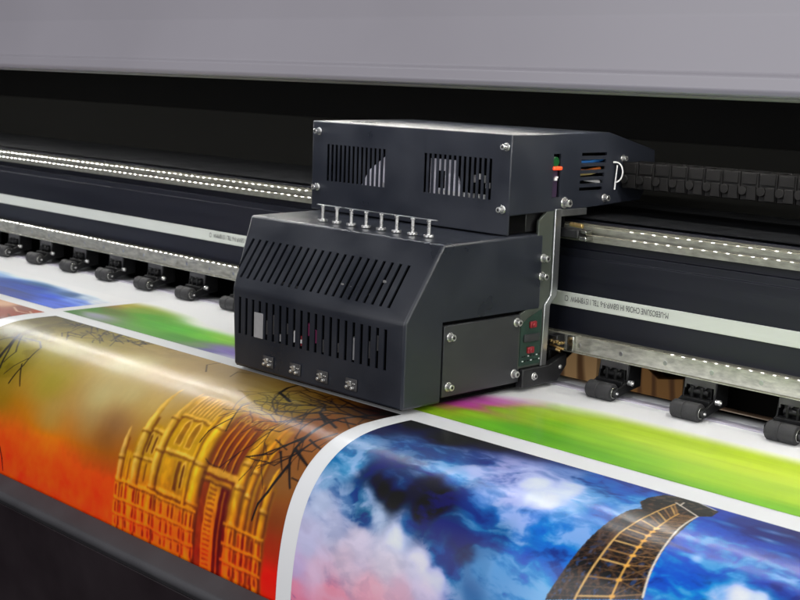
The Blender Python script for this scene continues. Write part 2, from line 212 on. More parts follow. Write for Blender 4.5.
M['inner'] = mat('lavender_grey_board', (.70, .68, .76), .5, 0, 50, .15)
M['label'] = mat('grey_foil_label', (.34, .34, .35), .45, .2, 100, .12)

def wood(name, c1, c2, scale):
    m = bpy.data.materials.new(name); m.use_nodes = True
    nt = m.node_tree; N = nt.nodes; L = nt.links; b = N['Principled BSDF']
    tc = N.new('ShaderNodeTexCoord'); mp = N.new('ShaderNodeMapping')
    mp.inputs['Scale'].default_value = (1, 1, .22); mp.inputs['Rotation'].default_value = (0, .25, 0)
    w = N.new('ShaderNodeTexWave'); w.inputs['Scale'].default_value = scale; w.inputs['Distortion'].default_value = 5
    w.inputs['Detail'].default_value = 3; w.inputs['Detail Scale'].default_value = 1.2
    L.new(tc.outputs['Object'], mp.inputs[0]); L.new(mp.outputs[0], w.inputs['Vector'])
    cr = N.new('ShaderNodeValToRGB'); cr.color_ramp.elements[0].color = (*c2, 1); cr.color_ramp.elements[1].color = (*c1, 1)
    cr.color_ramp.elements[0].position = .02; cr.color_ramp.elements[1].position = .35
    L.new(w.outputs['Fac'], cr.inputs[0]); L.new(cr.outputs[0], b.inputs['Base Color'])
    b.inputs['Roughness'].default_value = .6
    return m
M['pine'] = wood('pale_pine', (.62, .40, .20), (.16, .08, .035), 9)
M['ply'] = wood('brown_plywood', (.30, .15, .045), (.12, .05, .015), 14)

def sheet_mat(name, attr=None):
    m = bpy.data.materials.new(name); m.use_nodes = True
    nt = m.node_tree; N = nt.nodes; L = nt.links; b = N['Principled BSDF']
    b.inputs['Specular IOR Level'].default_value = .22
    b.inputs['Coat Weight'].default_value = .72; b.inputs['Coat Roughness'].default_value = .22
    tc = N.new('ShaderNodeTexCoord')
    if attr:
        a = N.new('ShaderNodeAttribute'); a.attribute_name = attr
        L.new(a.outputs['Color'], b.inputs['Base Color'])
    else:
        n0 = N.new('ShaderNodeTexNoise'); n0.inputs['Scale'].default_value = 8
        cr = N.new('ShaderNodeValToRGB')
        cr.color_ramp.elements[0].color = (.78, .79, .79, 1); cr.color_ramp.elements[1].color = (.83, .83, .84, 1)
        L.new(tc.outputs['Object'], n0.inputs['Vector']); L.new(n0.outputs['Fac'], cr.inputs[0]); L.new(cr.outputs[0], b.inputs['Base Color'])
    # faint print-pass texture along the carriage travel gives slightly streaked gloss
    mp = N.new('ShaderNodeMapping'); mp.inputs['Scale'].default_value = (1.2, 60, 60)
    n = N.new('ShaderNodeTexNoise'); n.inputs['Scale'].default_value = 9; n.inputs['Detail'].default_value = 4
    L.new(tc.outputs['Object'], mp.inputs[0]); L.new(mp.outputs[0], n.inputs['Vector'])
    mr = N.new('ShaderNodeMapRange'); mr.inputs['To Min'].default_value = .42; mr.inputs['To Max'].default_value = .55
    L.new(n.outputs['Fac'], mr.inputs['Value']); L.new(mr.outputs[0], b.inputs['Roughness'])
    n2 = N.new('ShaderNodeTexNoise'); n2.inputs['Scale'].default_value = 1400
    L.new(tc.outputs['Object'], n2.inputs['Vector'])
    bp = N.new('ShaderNodeBump'); bp.inputs['Strength'].default_value = .06; bp.inputs['Distance'].default_value = .0005
    L.new(n2.outputs['Fac'], bp.inputs['Height']); L.new(bp.outputs[0], b.inputs['Normal'])
    return m
M['sheet'] = sheet_mat('white_vinyl')
M['print'] = sheet_mat('printed_vinyl', 'ink')

# ------------------------------------------------------------------ building helpers
class MB:
    """collects solids in world coordinates, then links them as ONE mesh object"""
    def __init__(s): s.bm = bmesh.new()
    def box(s, x0, x1, y0, y1, z0, z1):
        bmesh.ops.create_cube(s.bm, size=1, matrix=Matrix.Translation(((x0+x1)/2, (y0+y1)/2, (z0+z1)/2)) @ Matrix.Diagonal((abs(x1-x0), abs(y1-y0), abs(z1-z0), 1)))
        return s
    def cyl(s, p0, p1, r, r2=None, seg=20):
        p0 = Vector(p0); p1 = Vector(p1); d = p1 - p0
        mtx = Matrix.Translation((p0+p1)/2) @ d.to_track_quat('Z', 'Y').to_matrix().to_4x4()
        bmesh.ops.create_cone(s.bm, cap_ends=True, segments=seg, radius1=r, radius2=r if r2 is None else r2, depth=d.length, matrix=mtx)
        return s
    def prism(s, poly, x0, x1, fx=None):
        """closed (y, z) outline swept from x0 to x1; fx(y, z, side) may move the end caps"""
        n = len(poly)
        A = [s.bm.verts.new((fx(y, z, 0) if fx else x0, y, z)) for y, z in poly]
        B = [s.bm.verts.new((fx(y, z, 1) if fx else x1, y, z)) for y, z in poly]
        s.bm.faces.new(A); s.bm.faces.new(list(reversed(B)))
        for i in range(n):
            j = (i+1) % n
            s.bm.faces.new((A[j], A[i], B[i], B[j]))
        bmesh.ops.recalc_face_normals(s.bm, faces=s.bm.faces[:])
        return s
    def slab(s, poly, axis, a, b):
        """outline in the two other axes, thickness a..b along axis"""
        def P(u, v, t):
            return {'x': (t, u, v), 'y': (u, t, v), 'z': (u, v, t)}[axis]
        A = [s.bm.verts.new(P(u, v, a)) for u, v in poly]; B = [s.bm.verts.new(P(u, v, b)) for u, v in poly]
        s.bm.faces.new(A); s.bm.faces.new(list(reversed(B)))
        n = len(poly)
        for i in range(n):
            j = (i+1) % n; s.bm.faces.new((A[j], A[i], B[i], B[j]))
        bmesh.ops.recalc_face_normals(s.bm, faces=s.bm.faces[:])
        return s
    def tube(s, pts, r, seg=8):
        for a, b in zip(pts[:-1], pts[1:]): s.cyl(a, b, r, seg=seg)
        for p in pts[1:-1]: bmesh.ops.create_icosphere(s.bm, subdivisions=1, radius=r, matrix=Matrix.Translation(p))
        return s
    def build(s, name, m, parent=None, bevel=0, seg=2, smooth=True, origin=None):
        o_ = Vector(origin) if origin else (Vector(parent['_o']) if parent is not None and '_o' in parent else Vector((0, 0, 0)))
        bmesh.ops.translate(s.bm, verts=s.bm.verts[:], vec=-o_)
        me = bpy.data.meshes.new(name); s.bm.to_mesh(me); s.bm.free()
        if isinstance(m, (list, tuple)):
            for q in m: me.materials.append(q)
        else: me.materials.append(m)
        ob = bpy.data.objects.new(name, me); COL.objects.link(ob)
        if parent is not None: ob.parent = parent
        else: ob.location = o_
        ob['_o'] = list(o_)
        if smooth: me.shade_smooth() if hasattr(me, 'shade_smooth') else None
        if bevel:
            md = ob.modifiers.new('bevel', 'BEVEL'); md.width = bevel; md.segments = seg; md.limit_method = 'ANGLE'; md.angle_limit = math.radians(35)
            md.harden_normals = False
        auto(me)
        return ob

def auto(me, ang=35):
    bm = bmesh.new(); bm.from_mesh(me)
    for e in bm.edges:
        if len(e.link_faces) == 2 and e.calc_face_angle(0) > math.radians(ang): e.smooth = False
        elif len(e.link_faces) != 2: e.smooth = False
    for f in bm.faces: f.smooth = True
    bm.to_mesh(me); bm.free()

def thing(name, label, cat, loc=(0, 0, 0), group=None):
    o = bpy.data.objects.new(name, None); COL.objects.link(o); o.location = loc; o.empty_display_size = .05
    o['label'] = label; o['category'] = cat; o['_o'] = list(loc)
    if group: o['group'] = group
    return o

def bake(ob):
    """apply the modifiers of an object"""
    bpy.context.view_layer.update()
    dg = bpy.context.evaluated_depsgraph_get()
    me = bpy.data.meshes.new_from_object(ob.evaluated_get(dg))
    old = ob.data; ob.modifiers.clear(); ob.data = me
    bpy.data.meshes.remove(old)

def cut(ob, cutters):
    for c in cutters:
        md = ob.modifiers.new('cut', 'BOOLEAN'); md.operation = 'DIFFERENCE'; md.object = c; md.solver = 'EXACT'
    bake(ob)
    for c in cutters: bpy.data.objects.remove(c)

def edge_bevel(ob, w, seg=2, ang=35):
    md = ob.modifiers.new('bevel', 'BEVEL'); md.width = w; md.segments = seg; md.limit_method = 'ANGLE'; md.angle_limit = math.radians(ang)

# ------------------------------------------------------------------ the printer (fixed machine)
XL, XR = -3.4, 1.45
PR = thing('wide_format_printer', 'long wide-format inkjet printer with grey hood, black beam and steel rails spanning the picture', 'printer', (0, .05, -.3))
def part(mb, name, m, parent=PR, **k): return mb.build(name, m, parent, **k)

# hood
part(MB().prism([(-.190, .3335), (-.1960, .3311), (-.2070, .3313), (-.2110, .3335)], XL, XR), 'hood_lip', M['hoodlip'], bevel=.0008)
part(MB().prism([(-.190, .3337), (-.2125, .3337), (-.2165, .3355), (-.2185, .3395), (-.2165, .3500), (-.2120, .3530), (-.1960, .3975), (-.1950, .4015), (-.2000, .560), (.02, .60), (.02, .58), (-.180, .545), (-.180, .41)], XL, XR), 'hood', M['hood'], bevel=.0012)
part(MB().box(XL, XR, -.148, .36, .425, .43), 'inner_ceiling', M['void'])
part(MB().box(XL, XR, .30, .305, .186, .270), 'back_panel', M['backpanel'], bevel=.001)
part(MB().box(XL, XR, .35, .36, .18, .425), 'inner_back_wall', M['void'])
# led strip under the hood
led = mat('led_chip', (.8, .8, .8), .5, emit=(1.0, .975, .90, 340))
def led_row(y, m, chip=.0022):
    st = MB(); st.box(XL, XR, y-.006, y+.006, .3495, .3515)
    for k in range(int((1.2+2.6)/.0166)):
        x = -2.6 + k*.0166
        st.box(x-chip*.72, x+chip*.72, y-chip*1.4, y+chip*1.4, .3480, .3493)
    lo = part(st, 'led_strip', [M['black'], m])
    for f in lo.data.polygons:
        if max(lo.data.vertices[v].co.z - .3 for v in f.vertices) < .3494: f.material_index = 1
    part(MB().box(XL, XR, y-.010, y+.010, .3517, .4245), 'led_carrier', M['void'])
led_row(.030, led); led_row(-.135, mat('led_chip_dim', (.8, .8, .8), .5, emit=(.95, .97, 1.0, 170)))

# beam
beam = [(.0375, .0405), (.0335, .0440), (.0335, .1465), (.0350, .1475), (.0350, .1555), (.0385, .1565), (.0385, .1655), (.0300, .166), (.0300, .1665), (.052, .1672), (.052, .186), (.290, .188), (.290, .175), (.09, .09), (.09, .0405)]
part(MB().prism(beam, XL, XR), 'beam', M['beam'], bevel=.0005)
part(MB().box(XL, XR, .056, .29, .1885, .1895), 'beam_dark_sheet', mat('matt_dark_sheet', (.0075, .008, .0095), .7, 0, 10, .1, spec=.10))  # matt sheet added only to darken the top of the beam
# rails: profile with lips that catch the row of lights
def chamfer(y, z, w):
    """polished chamfer of width w on an edge starting at (y, z), tilted half-way between the sight lines and the light row"""
    a = Vector((-1.165-y, .34-z)).normalized(); b = Vector((.030-y, .348-z)).normalized(); n = (a+b).normalized()
    return (y+n.y*w, z-n.x*w)
def rail(y0, z0, z1, name, d=.012):
    lo_y = y0-.0012
    c1 = chamfer(y0, z1-.0012, .0014); c0 = chamfer(lo_y, z0+.0010, .0013)
    p = [(y0+d, z0), (lo_y, z0), (lo_y, z0+.0010), c0, (y0, c0[1]+.0004), (y0, z1-.0012), c1, (y0+d, c1[1]+.0002)]
    return part(MB().prism(p, XL, XR), name, M['rail'])
lower = rail(.0215, .0395, .0602, 'guide_rail')
ta = chamfer(.0272, .1735, .0015); tb = chamfer(.0290, .1822, .0015)
up = [(.052, .1662), (.0272, .1662), (.0272, .1735), ta, (.0325, ta[1]+.0001), (.0325, .1764), (.0290, .1768), (.0290, .1822), tb, (.052, tb[1]+.0002)]
upper = part(MB().prism(up, XL, XR), 'guide_rail', M['rail'])
M['railface2'] = mat('ground_steel_rail_face_upper', (.34, .335, .28), .42, .7, 260, .25, .10, 1200, (.35, 1, 1))
for ro in (lower, upper):
    ro.data.materials.append(M['railface' if ro is lower else 'railface2'])
    for f in ro.data.polygons:
        zs = [ro.data.vertices[v].co.z for v in f.vertices]
        if abs(f.normal.y) > .98: f.material_index = 1
k0 = None
for i in range(-40, 24):
    x = -.0088 + i*.0575
    if k0 is None:
        k0 = MB().cyl((0, .0232, .0492), (0, .0222, .0492), .0042, seg=20).cyl((0, .0223, .0492), (0, .0214, .0492), .0030, .0026, seg=20).build('rail_screw', M['alu'], lower, bevel=.0002)
        s = k0
    else:
        s = k0.copy(); COL.objects.link(s); s.parent = lower
    s.location.x = x
# thin trim line of the beam and drive belt
part(MB().prism([(.0318, .0888), (.0312, .0893), (.0312, .1049), (.0318, .1054), (.0334, .1054), (.0334, .0888)], XL, XR), 'drive_belt', M['belt'], bevel=.0002)
belt = [o for o in COL.objects if o.name == 'drive_belt'][0]
def text(body, x0, x1, zc, h, y, parent, name='printed_text', flip=True):
    cu = bpy.data.curves.new(name, 'FONT'); cu.body = body; cu.size = 1; cu.extrude = 0; cu.align_x = 'CENTER'; cu.align_y = 'CENTER'
    to = bpy.data.objects.new('tmp', cu); COL.objects.link(to); bpy.context.view_layer.update()
    me = bpy.data.meshes.new_from_object(to.evaluated_get(bpy.context.evaluated_depsgraph_get()))
    bpy.data.objects.remove(to)
    co = np.array([v.co[:] for v in me.vertices]); mn, mxx = co.min(0), co.max(0)
    sx = (x1-x0)/(mxx[0]-mn[0]); sz = h/(mxx[1]-mn[1]); s_ = -1 if flip else 1
    o_ = Vector(parent['_o'])
    for v in me.vertices:
        u = (v.co.x-(mn[0]+mxx[0])/2)*sx*s_; w = (v.co.y-(mn[1]+mxx[1])/2)*sz*s_
        v.co = Vector(((x0+x1)/2+u, y, zc+w)) - o_
    me.name = name; me.materials.append(M['ink'])
    ob = bpy.data.objects.new(name, me); COL.objects.link(ob); ob.parent = parent; ob['_o'] = list(o_)
    return ob
T = 'M-UEBOSUNE CHO06 IH I58WP-9-6 TBL I I5Y8MMW  CI'
text(T, -.0975, .0425, .0982, .0066, .0309, belt)
text(T, -.770, -.615, .0982, .0066, .0309, belt)

# platen under the beam and media path
part(MB().box(XL, XR, .0140, .0275, -.012, .0014), 'grey_strip', M['platen'], bevel=.0006)  # grey strip lying over the back of the sheet
part(MB().box(XL, XR, -.26, .0172, -.03, -.0012), 'platen', M['platen'])
part(MB().box(XL, XR, .0282, .034, -.20, -.010), 'platen_back', M['void'])
# front guard, running below the curved apron
gp = [(-.3905, -.1572), (-.3925, -.1562), (-.3950, -.1566), (-.4080, -.1640)]
for k in range(9):
    an = math.radians(122 + k*14); gp.append((-.4072+.0075*math.cos(an), -.1715+.0075*math.sin(an)))
gp += [(-.3990, -.1900), (-.3905, -.2000)]
part(MB().prism(gp, XL, XR), 'guard_lip', M['guard'])
part(MB().prism([(-.3890, -.2010), (-.4040, -.1850), (-.3890, -.30), (-.36, -.62), (-.34, -.62), (-.385, -.30)], XL, XR), 'front_apron', M['guarddark'], bevel=.003, seg=3)

# pinch rollers, one assembly every 110 mm
r = MB()
prof_r = [(-.0332, .0068), (-.0325, .0088), (-.0312, .0098), (-.0185, .0098), (-.0178, .0090), (-.0170, .0090), (-.0163, .0098), (-.0018, .0098), (-.0004, .0090), (.0002, .0074)]
for (a, ra), (b_, rb) in zip(prof_r[:-1], prof_r[1:]):
    d = Vector((b_-a, 0, 0))
    bmesh.ops.create_cone(r.bm, cap_ends=False, segments=32, radius1=ra, radius2=rb, depth=d.length, matrix=Matrix.Translation(((a+b_)/2, 0, .0100)) @ d.to_track_quat('Z', 'Y').to_matrix().to_4x4())
bmesh.ops.remove_doubles(r.bm, verts=r.bm.verts[:], dist=1e-6)
bmesh.ops.holes_fill(r.bm, edges=r.bm.edges[:], sides=64)
roller = r.build('pinch_roller', M['rubber'], PR)
MB().cyl((-.0, 0, .0100), (.0012, 0, .0100), .0062, seg=28).build('end_ring', M['steel'], roller, bevel=.0003)
MB().cyl((.0012, 0, .0100), (.0042, 0, .0100), .0040, seg=20).build('hub', M['black'], roller, bevel=.0004)
MB().cyl((.0040, 0, .0100), (.0062, 0, .0100), .0017, .0012, seg=16).build('axle', M['bright'], roller, bevel=.0003)
br = MB()
br.slab([(-.0345, .0392), (-.0345, .0285), (-.0325, .0285), (-.0325, .0325), (-.0245, .0325), (-.0215, .0295), (-.0180, .0325), (-.0130, .0325), (-.0100, .0295), (-.0070, .0325), (.0008, .0325), (.0008, .0205), (.0026, .0205), (.0026, .0392)], 'y', .0205, .0218)
br.box(-.0345, -.0332, .0218, .040, .0285, .0392).box(.0014, .0026, .0218, .040, .0205, .0392)
br.build('roller_bracket', M['bracket'], roller, bevel=.0003)
ar = MB()
for xa, xb in ((.0013, .0036), (-.0362, -.0342)):
    ar.slab([(-.003, .0052), (.004, .0045), (.020, .0085), (.045, .012), (.045, .0385), (.0225, .0385), (.0195, .0205), (.006, .0150), (-.003, .0145)], 'x', xa, xb)
ar.box(-.0340, .0012, .0125, .024, .0120, .0205).box(-.030, -.003, .0235, .044, .010, .0385).cyl((-.028, .0205, .0260), (-.005, .0205, .0260), .0032)
ar.box(-.0245, -.0215, .0165, .023, .0200, .0320).box(-.0130, -.0100, .0165, .023, .0200, .0320)
ar.build('roller_arm', M['armblack'], roller, bevel=.0006)
MB().cyl((.0048, .0200, .0195), (.0105, .0200, .0195), .0030, seg=16).cyl((.0100, .0200, .0195), (.0118, .0200, .0195), .0019, .0010, seg=12).build('adjusting_screw', M['bright'], roller, bevel=.0004)
roller.location.x = 0
for i in list(range(-26, 0)) + list(range(1, 10)):
    if -8 < i < 0 and -.40 < i*.11 < -.11: pass
    c = roller.copy(); COL.objects.link(c); c.parent = PR; c.location.x = i*.11
    for ch in roller.children:
        d = ch.copy(); COL.objects.link(d); d.parent = c
# dark cross bar and rod deep under the beam
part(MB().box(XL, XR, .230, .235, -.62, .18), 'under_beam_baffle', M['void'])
part(MB().cyl((.0, .13, -.0155), (XR, .13, -.0155), .0022, seg=10), 'feed_rod', mat('brown_rod', (.16, .10, .06), .5))

# ------------------------------------------------------------------ wood seen through the gap
def board(name, label, x0, x1, z0, z1, y, m, extra=None):
    mb = MB()
    mb.slab(extra if extra else [(x0, z0), (x1, z0), (x1, z1), (x0, z1)], 'y', y, y+.018)
    o = mb.build(name, m, None, bevel=.001, origin=((x0+x1)/2, y, z0)); o['label'] = label; o['category'] = 'wooden board'
    return o
board('wooden_board', 'pale pine board with dark grain seen under the beam just right of the print carriage', -.215, -.134, -.30, .016, .150, M['pine'], [(-.225, -.30), (-.134, -.30), (-.134, .020), (-.160, .020), (-.2050, -.0235), (-.225, -.035)])
board('wooden_board', 'orange-brown plywood board seen under the beam between two black pinch rollers', -.100, -.0102, -.30, .016, .152, M['ply'], [(-.102, -.30), (-.0102, -.30), (-.0102, .003), (-.045, -.003), (-.066, .010), (-.090, -.006), (-.102, -.02)])

# ------------------------------------------------------------------ cable chain
CH = thing('cable_chain', 'dark grey plastic cable chain running right from the back of the print carriage', 'cable chain', (-.085, .125, .22))
CH['_o'] = [-.085, .125, .22]
lk = MB()
lk.box(0, .0212, .110, .114, .2225, .2530).box(0, .0212, .140, .144, .2225, .2530)
lk.box(.002, .0192, .1085, .1098, .2400, .2520)
lk.cyl((.004, .1065, .2330), (.004, .110, .2330), .0052, seg=16)
lk.slab([(.0080, .2232), (.0205, .2232), (.0190, .2380), (.0095, .2380)], 'y', .1075, .1098)
lk.box(.004, .017, .114, .140, .2500, .2525).box(.004, .017, .114, .140, .2228, .2250)
link0 = lk.build('chain_link', M['chain'], CH, bevel=.0006)
link0.location.x = -.085
for k in range(1, 66):
    c = link0.copy(); COL.objects.link(c); c.parent = CH; c.location.x = -.085 + k*.0222
MB().box(-.0850, 1.37, .116, .138, .2275, .2480).build('cable_bundle', M['black'], CH, bevel=.003)

# ------------------------------------------------------------------ print carriage
CA = thing('print_carriage', 'black slotted inkjet print carriage with rounded lower cover and box-shaped upper housing', 'print carriage', (-.25, -.1, 0))
X1 = -.0915
def cp(mb, name, m, parent=CA, **k): return mb.build(name, m, parent, **k)
# lower cover
poly = [(-.2334, .0065), (-.2334, .0965), (-.1810, .1735), (-.0200, .1757), (-.0200, .0065)]
def fx(y, z, s):
    if s: return X1
    return -.3672 if z < .01 else (-.3712 if z < .1 else -.4060)
low = cp(MB().prism(poly, 0, 0, fx), 'lower_cover', M['cover'])
edge_bevel(low, .0032, 4, 20); bake(low)
inner = MB().prism([(-.2318, -.01), (-.2318, .0962), (-.1799, .1719), (-.0225, .1729), (-.0225, -.01)], 0, 0,
                   lambda y, z, s: X1-.0028 if s else (-.3640 if z < .01 else (-.3680 if z < .1 else -.4030))).build('c1', M['black'], CA)
slots = MB()
for k in range(21):
    x = -.3578 + k*.01195
    slots.box(x-.0022, x+.0022, -.240, -.226, .0443, .0868)
# bevel slots, perpendicular through the sloping face
a = Vector((0, -.2334, .0965)); b2 = Vector((0, -.1810, .1735)); dv = (b2-a).normalized(); nv = Vector((0, -dv.z, dv.y))
for k in range(22):
    t0, t1 = .0135, .0640
    xb = -.3790 + k*.01215
    c0 = a + dv*t0; c1 = a + dv*t1
    vs = []
    for xx in (xb-.0021, xb+.0021):
        for p in (c0, c1):
            for q in (-.004, .005): vs.append(slots.bm.verts.new((xx, p.y+nv.y*q, p.z+nv.z*q)))
    for f in ((0, 1, 3, 2), (4, 6, 7, 5), (0, 4, 5, 1), (2, 3, 7, 6), (0, 2, 6, 4), (1, 5, 7, 3)): slots.bm.faces.new([vs[i] for i in f])
bmesh.ops.recalc_face_normals(slots.bm, faces=slots.bm.faces[:])
slots = slots.build('c2', M['black'], CA)
notch = MB().box(X1-.0075, X1+.02, -.1785, .02, -.02, .0925).build('c3', M['black'], CA)
cut(low, [inner, slots, notch]); auto(low.data)
cp(MB().box(X1-.012, X1-.0080, -.1775, -.022, .0075, .0915), 'side_backing', M['void'])
sp = cp(MB().box(X1-.0050, X1-.0006, -.1748, -.0515, .0120, .0880), 'side_panel', M['panel'], bevel=.0007)
# dark guts inside the lower cover and the few bright pieces that show in the slots
g = MB(); g.box(-.352, -.105, -.205, -.03, .012, .088).box(-.36, -.12, -.165, -.04, .09, .150)
cp(g, 'print_head_block', M['void'], bevel=.002)
random.seed(3)
for (k, z0, z1, mk) in [(8, .049, .062, 'whitecable'), (9, .047, .058, 'red'), (10, .060, .074, 'magenta'), (11, .054, .068, 'magenta'), (7, .056, .068, 'bracket'), (6, .046, .054, 'label'), (14, .050, .060, 'bracket'), (16, .046, .070, 'label'),
                       (4, .050, .066, 'bracket'), (5, .052, .074, 'bracket'), (12, .046, .060, 'bracket'), (18, .052, .070, 'bracket'), (19, .062, .078, 'bracket')]:
    cp(MB().cyl((-.3578+k*.01195-.0035, -.2282, z0), (-.3578+k*.01195-.0035, -.2282, z1), .0033, seg=12), 'ink_tube', M[mk])
cp(MB().cyl((-.3578+9*.01195-.0028, -.2301, .0500), (-.3578+9*.01195-.0028, -.2301, .0540), .0020, seg=10), 'ink_tube', M['whitecable'])
for (x, z, w) in [(-.300, .1085, .0030), (-.292, .1080, .0022), (-.285, .1078, .003), (-.277, .1072, .0025), (-.2035, .1205, .0018), (-.190, .1190, .0014), (-.160, .1150, .0016), (-.140, .1320, .0015)]:
    cp(MB().box(x-w, x+w, -.2175, -.2155, z-.0012, z+.0012), 'inner_clip', M['bright'])
cp(MB().box(-.3302, -.3148, -.2346, -.2336, .0447, .0735), 'label_plate', M['label'], bevel=.0003)
# latches at the foot of the front face
def latch(x):
    z = .0205
    l = cp(MB().box(x-.0085, x+.0085, -.2352, -.2336, z-.0065, z+.0065), 'latch', M['bracket'], bevel=.0005)
    q = MB()
    q.cyl((x-.0045, -.2352, z-.0025), (x-.0045, -.2388, z-.0025), .0022, .0016, seg=12).cyl((x+.0035, -.2352, z-.0030), (x+.0035, -.2388, z-.0030), .0022, .0016, seg=12)
    q.box(x-.0025, x+.0020, -.2380, -.2353, z-.0010, z+.0045).box(x-.0065, x-.0035, -.2372, -.2353, z+.001, z+.0028).box(x+.0035, x+.0075, -.2366, -.2353, z+.0012, z+.0024)
    q.build('spring_clip', M['bright'], l, bevel=.0003)
for x in (-.3037, -.2570, -.2123, -.1665): latch(x)
cp(MB().box(-.372, -.10, -.226, -.03, .0042, .0064), 'bottom_tray', M['void'])
# standoff bolts on the top of the lower cover
bar = cp(MB().box(-.3205, -.1300, -.1532, -.1505, .1921, .1932), 'cable_bar', M['alu'], bevel=.0002)
for k in range(8):
    x = -.3081 + k*(.1692/7); y = -.1545
    bo = MB(); bo.cyl((x, y, .1745), (x, y, .1772), .0056, seg=20).cyl((x, y, .1768), (x, y, .1920), .0019, seg=12)
    bo.cyl((x, y, .1905), (x, y, .1925), .0026, seg=14)
    cp(bo, 'standoff_bolt', M['bright'], bevel=.0003)
# neck between the two housings
cp(MB().box(-.40, -.1030, -.0740, .03, .1764, .2050), 'neck', M['void'])
cp(MB().box(-.128, -.1025, -.0400, .0, .1770, .1980), 'hinge_block', M['black'], bevel=.001)
# upper housing
ub = [(-.0822, .1765), (-.0798, .1765), (-.0798, .1976), (.0540, .2012), (.1580, .2060), (.1840, .2470), (.1820, .2650), (.0900, .2862), (-.0822, .2842)]
upc = cp(MB().prism(ub, -.4115, X1), 'upper_cover', M['cover2'])
edge_bevel(upc, .0011, 2, 20); bake(upc)
inn = MB().prism([(-.0811, .1990), (.0540, .2034), (.1560, .2085), (.1815, .2475), (.1795, .2630), (.0900, .2836), (-.0811, .2820)], -.4090, X1-.0022).build('c1', M['black'], CA)
sl = MB()
for x0, x1 in ((-.3822, -.2850), (-.2178, -.1200)):
    for k in range(14):
        x = x0 + (x1-x0)*k/13
        sl.box(x-.0020, x+.0020, -.09, -.075, .2128, .2572)
sl.box(X1-.01, X1+.01, -.0102, .0022, .2150, .2630)
for k in range(6):
    z = .2616 - k*.0078
    sl.box(X1-.01, X1+.01, .0400-.0004*k, .0868-.0012*k, z-.0019, z+.0019)
sl = sl.build('c2', M['black'], CA)
cut(upc, [inn, sl]); auto(upc.data)
# things inside the upper housing that show in its slots
cp(MB().slab([(-.335, .2050), (-.281, .2050), (-.281, .2520), (-.292, .2500), (-.322, .2300), (-.334, .2120)], 'y', -.0700, -.0680), 'inner_board', M['inner'])
cp(MB().slab([(-.221, .205), (-.172, .205), (-.172, .2180), (-.182, .2400), (-.180, .2510), (-.221, .2510)], 'y', -.0700, -.0680), 'inner_board', M['inner'])
cp(MB().box(-.208, -.198, -.0712, -.0701, .2185, .238), 'inner_component', M['void'])
for k in range(9):
    x = -.205+k*.0085
    cp(MB().box(x-.0024, x+.0024, -.0740, -.0702, .2110, .2165), 'connector_pin', M['whitecable'])
for x, z, h in ((-.152, .233, .004), (-.143, .236, .003), (-.138, .2335, .004), (-.1225, .2335, .010), (-.131, .227, .003), (-.289, .2335, .002), (-.287, .2155, .003), (-.295, .2145, .003)):
    cp(MB().box(x-.0016, x+.0016, -.0745, -.0702, z-h, z+h), 'connector_pin', M['whitecable'])
cp(MB().box(-.40, -.10, -.0560, -.054, .20, .28), 'inner_partition', M['void'])
# indicator: green over red over a dark ribbon
cp(MB().cyl((X1-.006, -.004, .2540), (X1-.0015, -.004, .2540), .0058, seg=18), 'green_lamp', M['green_led'], bevel=.0008)
cp(MB().box(X1-.005, X1+.0022, -.0112, .0038, .2452, .2490), 'red_lamp', M['red_led'], bevel=.0012)
rb = cp(MB().box(X1-.006, X1-.003, -.009, .0015, .2150, .2450), 'ribbon_cable', mat('dark_purple_ribbon', (.035, .02, .045), .4))
MB().box(X1-.003, X1-.0008, -.006, -.001, .2335, .2365).box(X1-.003, X1-.0008, -.004, .0005, .2360, .2380).build('ribbon_tag', M['whitecable'], rb, bevel=.0003)
# cables behind the side slots
for nm, mk, pts in (('cable', 'blue', [(-.105, .03, .2515), (-.097, .060, .2530), (-.099, .095, .2560)]), ('cable', 'blue', [(-.105, .035, .2475), (-.0975, .062, .2495), (-.102, .095, .2500)]),
                    ('cable', 'orange', [(-.105, .03, .2440), (-.097, .055, .2420), (-.1, .085, .2445)]), ('cable', 'yellow', [(-.104, .045, .2380), (-.0965, .064, .2400), (-.1, .085, .2420)]),
                    ('cable', 'whitecable', [(-.102, .060, .2325), (-.0965, .070, .2310), (-.099, .084, .2290)])):
    cp(MB().tube([Vector(p) for p in pts], .0021), nm, M[mk])
cp(MB().box(-.118, -.112, .02, .10, .205, .275), 'cable_tray', M['void'])
# white tie on the back of the side face
zt = MB(); P0 = []
for k in range(13):
    an = math.pi*(.5 - k/12*1.0)
    P0.append(Vector((X1+.0030+.0075*math.cos(an), .1015+.003*math.cos(an), .2405+.0115*math.sin(an))))
zt.tube(P0, .00085, 6); zt.tube([P0[0], Vector((X1+.0010, .0985, .2520))], .0012, 6); zt.tube([P0[-1]+Vector((0, 0, .0)), P0[0]+Vector((.001, .001, -.0035))], .00075, 6); zt.tube([P0[-1], P0[-1]+Vector((-.0003, 0, -.0085))], .0010, 6)
cp(zt, 'cable_tie', M['whitecable'])

